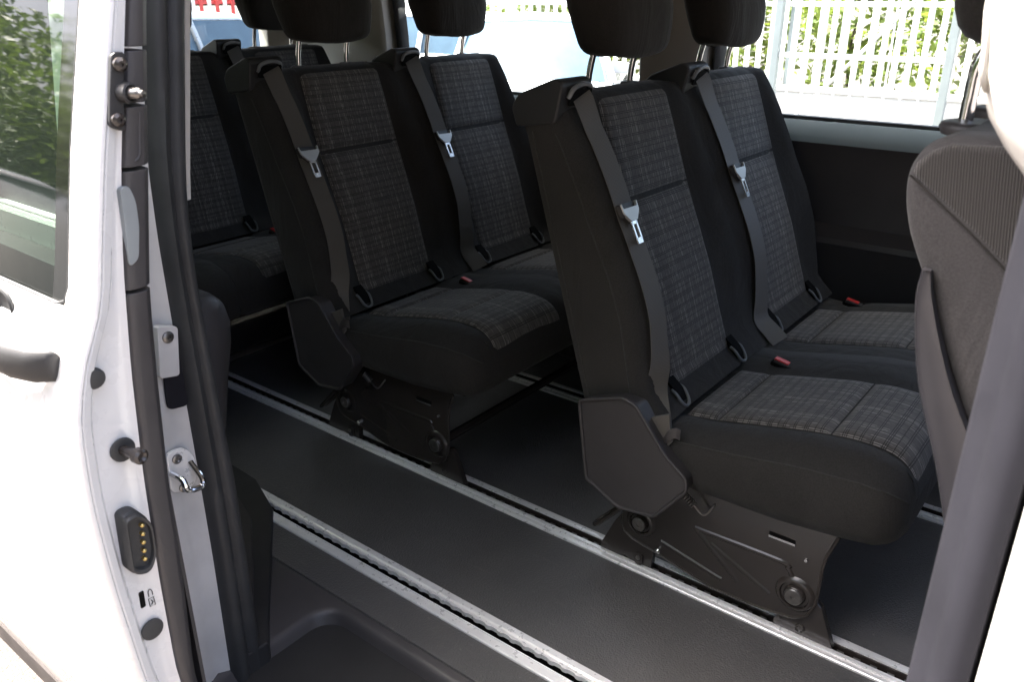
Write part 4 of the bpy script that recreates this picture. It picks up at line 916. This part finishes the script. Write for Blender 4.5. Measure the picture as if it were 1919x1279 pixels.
# ------------------------------------------------------------------ outside: cars, fence, greenery
def make_car(label, loc, rz, paint, cab_mat='cabin_glass', L=4.3, W=1.78, Hh=1.5, group='parked cars'):
    c = empty('parked_car', (loc[0], loc[1], GZ), label, 'car', group); c.rotation_euler.z = rz
    s_ = L / 4.3; k = Hh / 1.5
    # body: lengthwise sections, half widths shrinking to the ends
    st = [(-2.15, 0.45, 0.78, 0.70), (-2.10, 0.30, 0.98, 0.80), (-1.9, 0.24, 1.02, 0.86), (-1.2, 0.22, 1.00, 0.89), (0.0, 0.22, 0.97, 0.89), (0.9, 0.22, 0.95, 0.88), (1.5, 0.23, 0.86, 0.85), (1.95, 0.26, 0.74, 0.78), (2.12, 0.36, 0.66, 0.68), (2.15, 0.45, 0.60, 0.60)]
    rings = []
    for x, z0, z1, h in st:
        h = h * W / 1.78; z0 *= k; z1 *= k
        rings.append([(x * s_, y, z) for y, z in ((-h * 0.8, z0), (-h * 0.97, z0 + 0.1), (-h, z0 + 0.28), (-h * 0.98, z1 - 0.12), (-h * 0.9, z1 - 0.02), (-h * 0.5, z1 + 0.015), (0, z1 + 0.02), (h * 0.5, z1 + 0.015), (h * 0.9, z1 - 0.02), (h * 0.98, z1 - 0.12), (h, z0 + 0.28), (h * 0.97, z0 + 0.1), (h * 0.8, z0))])
    MB().loft(rings).build('body', paint, c, smooth=50, world=False)
    gh = [(-1.95, 1.0, 1.0, 0.80), (-1.75, 1.0, 1.36, 0.70), (-1.3, 0.98, 1.48, 0.64), (-0.3, 0.96, 1.50, 0.64), (0.25, 0.95, 1.44, 0.64), (0.7, 0.94, 1.20, 0.70), (1.05, 0.92, 0.93, 0.78)]
    rings = [[(x * s_, y * W / 1.78, z * k) for y, z in ((-0.80, z0 - 0.05), (-(h + 0.80) / 2, (z0 + z1) / 2), (-h, z1 - 0.05), (-h * 0.85, z1), (0, z1 + 0.02), (h * 0.85, z1), (h, z1 - 0.05), ((h + 0.80) / 2, (z0 + z1) / 2), (0.80, z0 - 0.05))] for x, z0, z1, h in gh]
    cab = MB().loft(rings).build('cabin', cab_mat, c, smooth=40, world=False)
    rf = [[(x * s_, y * W / 1.78, z * k) for y, z in ((-h - 0.012, z1 - 0.06), (-h * 0.85, z1 + 0.008), (0, z1 + 0.03), (h * 0.85, z1 + 0.008), (h + 0.012, z1 - 0.06))] for x, z0, z1, h in gh[1:5]]
    MB().loft(rf, closed=False).build('roof', paint, c, smooth=60, solid=0.01, world=False)
    for sy in (-1, 1):
        for a, b2__ in (((-1.75, 0.70, 1.36), (-1.95, 0.8, 0.98)), ((-0.4, 0.65, 1.47), (-0.45, 0.815, 0.95)), ((0.25, 0.64, 1.44), (1.05, 0.79, 0.92))):
            MB().tube([(a[0] * s_, sy * (a[1] + 0.01) * W / 1.78, a[2] * k), ((a[0] + b2__[0]) / 2 * s_, sy * ((a[1] + b2__[1]) / 2 + 0.012) * W / 1.78, (a[2] + b2__[2]) / 2 * k), (b2__[0] * s_, sy * b2__[1] * W / 1.78, b2__[2] * k)], 0.035, 8).build('pillar', paint, c, world=False)
        for x in (-1.32, 1.32):
            wh = MB().lathe([(0.20, -0.1), (0.31, -0.1), (0.325, -0.07), (0.325, 0.07), (0.31, 0.1), (0.2, 0.1)], (x * s_, sy * (W / 2 - 0.12), 0.325), (0, sy, 0), 28).build('wheel', 'tyre', c, world=False)
            MB().lathe([(0.21, 0.06), (0.215, 0.10), (0.19, 0.10), (0.17, 0.06), (0.06, 0.075), (0.05, 0.1), (0.01, 0.1)], (x * s_, sy * (W / 2 - 0.12), 0.325), (0, sy, 0), 24).build('rim', 'aluminium', wh, world=False)
        MB().lathe([(0.13, -0.05), (0.12, 0.04), (0.08, 0.07), (0.01, 0.08)], (2.02 * s_, sy * 0.60 * W / 1.78, 0.60 * k), (1, sy * 0.3, 0.2), 16).build('headlight', 'lamp_clear', c, world=False)
        MB().prism(arc_round([(0.56, 0.70), (0.80, 0.70), (0.80, 0.95), (0.60, 0.95)], 0.05), 'x', -2.145 * s_, -2.0 * s_).build('tail_light', 'tail_red', c, bevel=0.01, world=False) if sy > 0 else MB().prism(arc_round([(-0.80, 0.70), (-0.56, 0.70), (-0.60, 0.95), (-0.80, 0.95)], 0.05), 'x', -2.145 * s_, -2.0 * s_).build('tail_light', 'tail_red', c, bevel=0.01, world=False)
        MB().loft([[(x, sy * (0.80 + dy) * W / 1.78, 0.98 * k + dz) for dy, dz in ((0, 0), (0.16, 0.0), (0.17, 0.10), (0.0, 0.11))] for x in (0.72, 0.80)]).build('mirror', paint, c, bevel=0.02, world=False)
    MB().b2(2.10 * s_, 2.165 * s_, -0.4, 0.4, 0.34, 0.46).build('grille', 'black_plastic', c, world=False)
    return c
simple('cabin_glass', (0.06, 0.10, 0.145), 0.10, spec=0.5, var=0.1)
simple('cabin_dark', (0.015, 0.018, 0.02), 0.10, spec=0.4, var=0.1)
make_car('white parked car with blue windscreen outside the rear side window', (-5.6, 7.5), R(-53), 'car_white')
make_car('silver parked car seen through the rear window', (-9.8, 5.2), R(-75), 'car_silver')
make_car('white parked car with red tail lights beyond the front window', (-8.2, 9.6), R(12), 'car_white')
make_car('dark parked car reflected in the sliding door window', (-5.72, -1.2), R(2), 'car_dark', 'cabin_dark')
make_car('pale parked car reflected higher in the sliding door window', (-12.5, -5.2), R(35), 'car_silver', 'cabin_dark')

def fence(p0, p1, n, mats, label, h=1.9):
    p0, p1 = Vector(p0), Vector(p1); d = (p1 - p0); L = d.length; a = math.atan2(d.y, d.x)
    f = empty('slat_fence', (p0.x, p0.y, GZ), label, 'fence', 'slat fences around the yard'); f.rotation_euler.z = a
    first = {}
    for i in range(n):
        m = mats[i % len(mats)]
        if m not in first:
            o = MB().b2(-0.032, 0.032, -0.012, 0.012, 0.08, h).build('slat', m, f, bevel=0.004, world=False); first[m] = o
        else:
            o = first[m].copy(); COL.objects.link(o); o.parent = f
        o.location = ((i + 0.5) * L / n, 0, 0)
    for z in (0.35, h - 0.3): MB().b2(0, L, 0.014, 0.05, z - 0.03, z + 0.03).build('rail', mats[0], f, world=False)
    k = int(L / 2.5)
    for i in range(k + 1): MB().b2(i * L / k - 0.04, i * L / k + 0.04, 0.05, 0.13, 0, h + 0.05).build('post', 'satin_silver', f, bevel=0.005, world=False)
    return f
fence((-12.5, 11.0), (1.5, 11.0), 90, ['fence_white'], 'white slat fence behind the parked cars')
fence((-12.8, 2.0), (-12.8, 10.8), 60, ['fence_red', 'fence_white'], 'red and white slat fence behind the van')

wl = empty('low_wall', (-1.5, 10.6, GZ), 'low white rendered wall under the slat fence outside the front window', 'wall')
MB().b2(-4.6, 3.5, -0.1, 0.1, 0, 0.60).build('wall_body', 'fence_white', wl, bevel=0.01, world=False)
MB().b2(-4.62, 3.52, -0.13, 0.13, 0.602, 0.65).build('coping', 'fence_white', wl, bevel=0.008, world=False)
gt = empty('yard_gate', (-3.6, 9.3, GZ), 'pale steel yard gate with a diagonal brace outside the front window', 'gate')
for x in (0.0, 1.75): MB().b2(x - 0.04, x + 0.04, -0.04, 0.04, 0, 2.3).build('gate_post', 'satin_silver', gt, bevel=0.006, world=False)
for z in (0.15, 1.1, 2.1): MB().b2(0.04, 1.71, -0.02, 0.02, z - 0.025, z + 0.025).build('gate_bar', 'fence_white', gt, world=False)
MB().tube([(0.05, 0, 0.18), (1.70, 0, 2.05)], 0.018, 8).build('gate_brace', 'fence_white', gt, world=False)
for k in range(9): MB().b2(0.17 + 0.17 * k - 0.008, 0.17 + 0.17 * k + 0.008, -0.008, 0.008, 0.16, 2.09).build('gate_rod', 'fence_white', gt, world=False)
def leaves(n, c, r, sz, seed, lift=0.0):
    rnd = random.Random(seed); mb = MB(); cl = []
    for _ in range(max(8, n // 120)):
        while True:
            p = Vector((rnd.uniform(-1, 1), rnd.uniform(-1, 1), rnd.uniform(-1, 1)))
            if p.length < 1: break
        cl.append(Vector((p.x * r[0], p.y * r[1], p.z * r[2])))
    for _ in range(n):
        q = rnd.choice(cl); p = Vector(c) + q + Vector((rnd.gauss(0, 0.22), rnd.gauss(0, 0.22), rnd.gauss(0, 0.2)))
        u = Vector((rnd.gauss(0, 1), rnd.gauss(0, 1), rnd.gauss(0, 0.6))).normalized(); v = u.orthogonal().normalized()
        v = (Matrix.Rotation(rnd.uniform(0, 6.28), 3, u) @ v); s_ = sz * rnd.uniform(0.6, 1.3)
        mb.add([p - u * s_, p + v * s_ * 0.45, p + u * s_ * 1.1, p - v * s_ * 0.45], [(0, 1, 2, 3)])
    return mb
def tree(name, label, cat, loc, h, r, n, sz, mat, seed, trunk=0.12, group='trees and bushes around the yard'):
    t = empty(name, (loc[0], loc[1], GZ), label, cat, group)
    rnd = random.Random(seed)
    mb = MB().tube(crv([(0, 0, -0.05), (0.03, 0.02, h * 0.3), (-0.04, 0.05, h * 0.6), (0.02, 0, h * 0.9)], 4), list(np.linspace(trunk, trunk * 0.3, 13)), 10)
    for k in range(7):
        a = rnd.uniform(0, 6.28); z = h * rnd.uniform(0.35, 0.8); e = (r[0] * 0.8 * math.cos(a), r[1] * 0.8 * math.sin(a), z + h * 0.12)
        mb.tube([(0, 0, z), (e[0] * 0.5, e[1] * 0.5, z + h * 0.09), e], [trunk * 0.35, trunk * 0.2, trunk * 0.08], 6)
    mb.build('trunk', 'bark', t, world=False)
    leaves(n, (0, 0, h), r, sz, seed).build('crown', mat, t, smooth=0, recalc=False, world=False)
for i, x in enumerate((-11.5, -9.4, -7.6, -5.6, -3.9, -2.2, -0.6, 1.0)):
    tree('bush', ['sunlit green bush at the far left behind the white slat fence', 'sunlit green bush second along behind the white fence', 'sunlit green bush third along behind the white fence', 'sunlit green bush fourth along behind the white fence', 'sunlit green bush fifth along behind the white fence', 'sunlit green bush sixth along behind the white fence', 'sunlit green bush seventh along behind the white fence', 'sunlit green bush at the far right end of the white fence'][i], 'bush', (x, 12.6 + 0.4 * math.sin(i * 2.1)), 1.5, (1.0, 0.8, 1.2), 2600, 0.07, 'leaf_bright', 20 + i, 0.05)
tree('tree', 'leafy low tree reflected in the sliding door window', 'tree', (-9.6, -2.9), 1.7, (1.2, 1.1, 1.1), 9000, 0.055, 'leaf_green', 50)
tree('tree', 'wide green tree reflected behind the dark car', 'tree', (-12.6, -3.2), 2.2, (2.2, 1.6, 2.0), 9500, 0.07, 'leaf_green', 51)
tree('tree', 'tall green tree reflected at the left window edge', 'tree', (-11.0, -1.6), 2.0, (1.3, 1.2, 1.5), 8000, 0.06, 'leaf_green', 52)

for i, x in enumerate((0.0, 2.8, 5.6, 8.4)):  # unseen trees, height and place chosen to hold back low sky light
    tree('tree', 'unseen tall leafy tree added across from the open door to block low sky', 'tree', (x, -6.4 + 0.4 * math.sin(i * 1.7)), 4.8, (2.0, 1.3, 4.2), 6500, 0.17, 'leaf_green', 70 + i, 0.2, group='unseen tall trees added to block low sky')

for i, x in enumerate((-9.6, -7.4, -5.2, -3.0)):  # unseen lower trees added to keep low sky off the seat sides
    tree('sky_block_tree', 'unseen low round tree added facing the sliding door to block low sky', 'tree', (x, -6.6 + 0.3 * math.sin(i * 2.3)), 1.9, (1.6, 1.0, 1.9), 5200, 0.11, 'leaf_green', 90 + i, 0.12, group='unseen low trees added to block low sky')
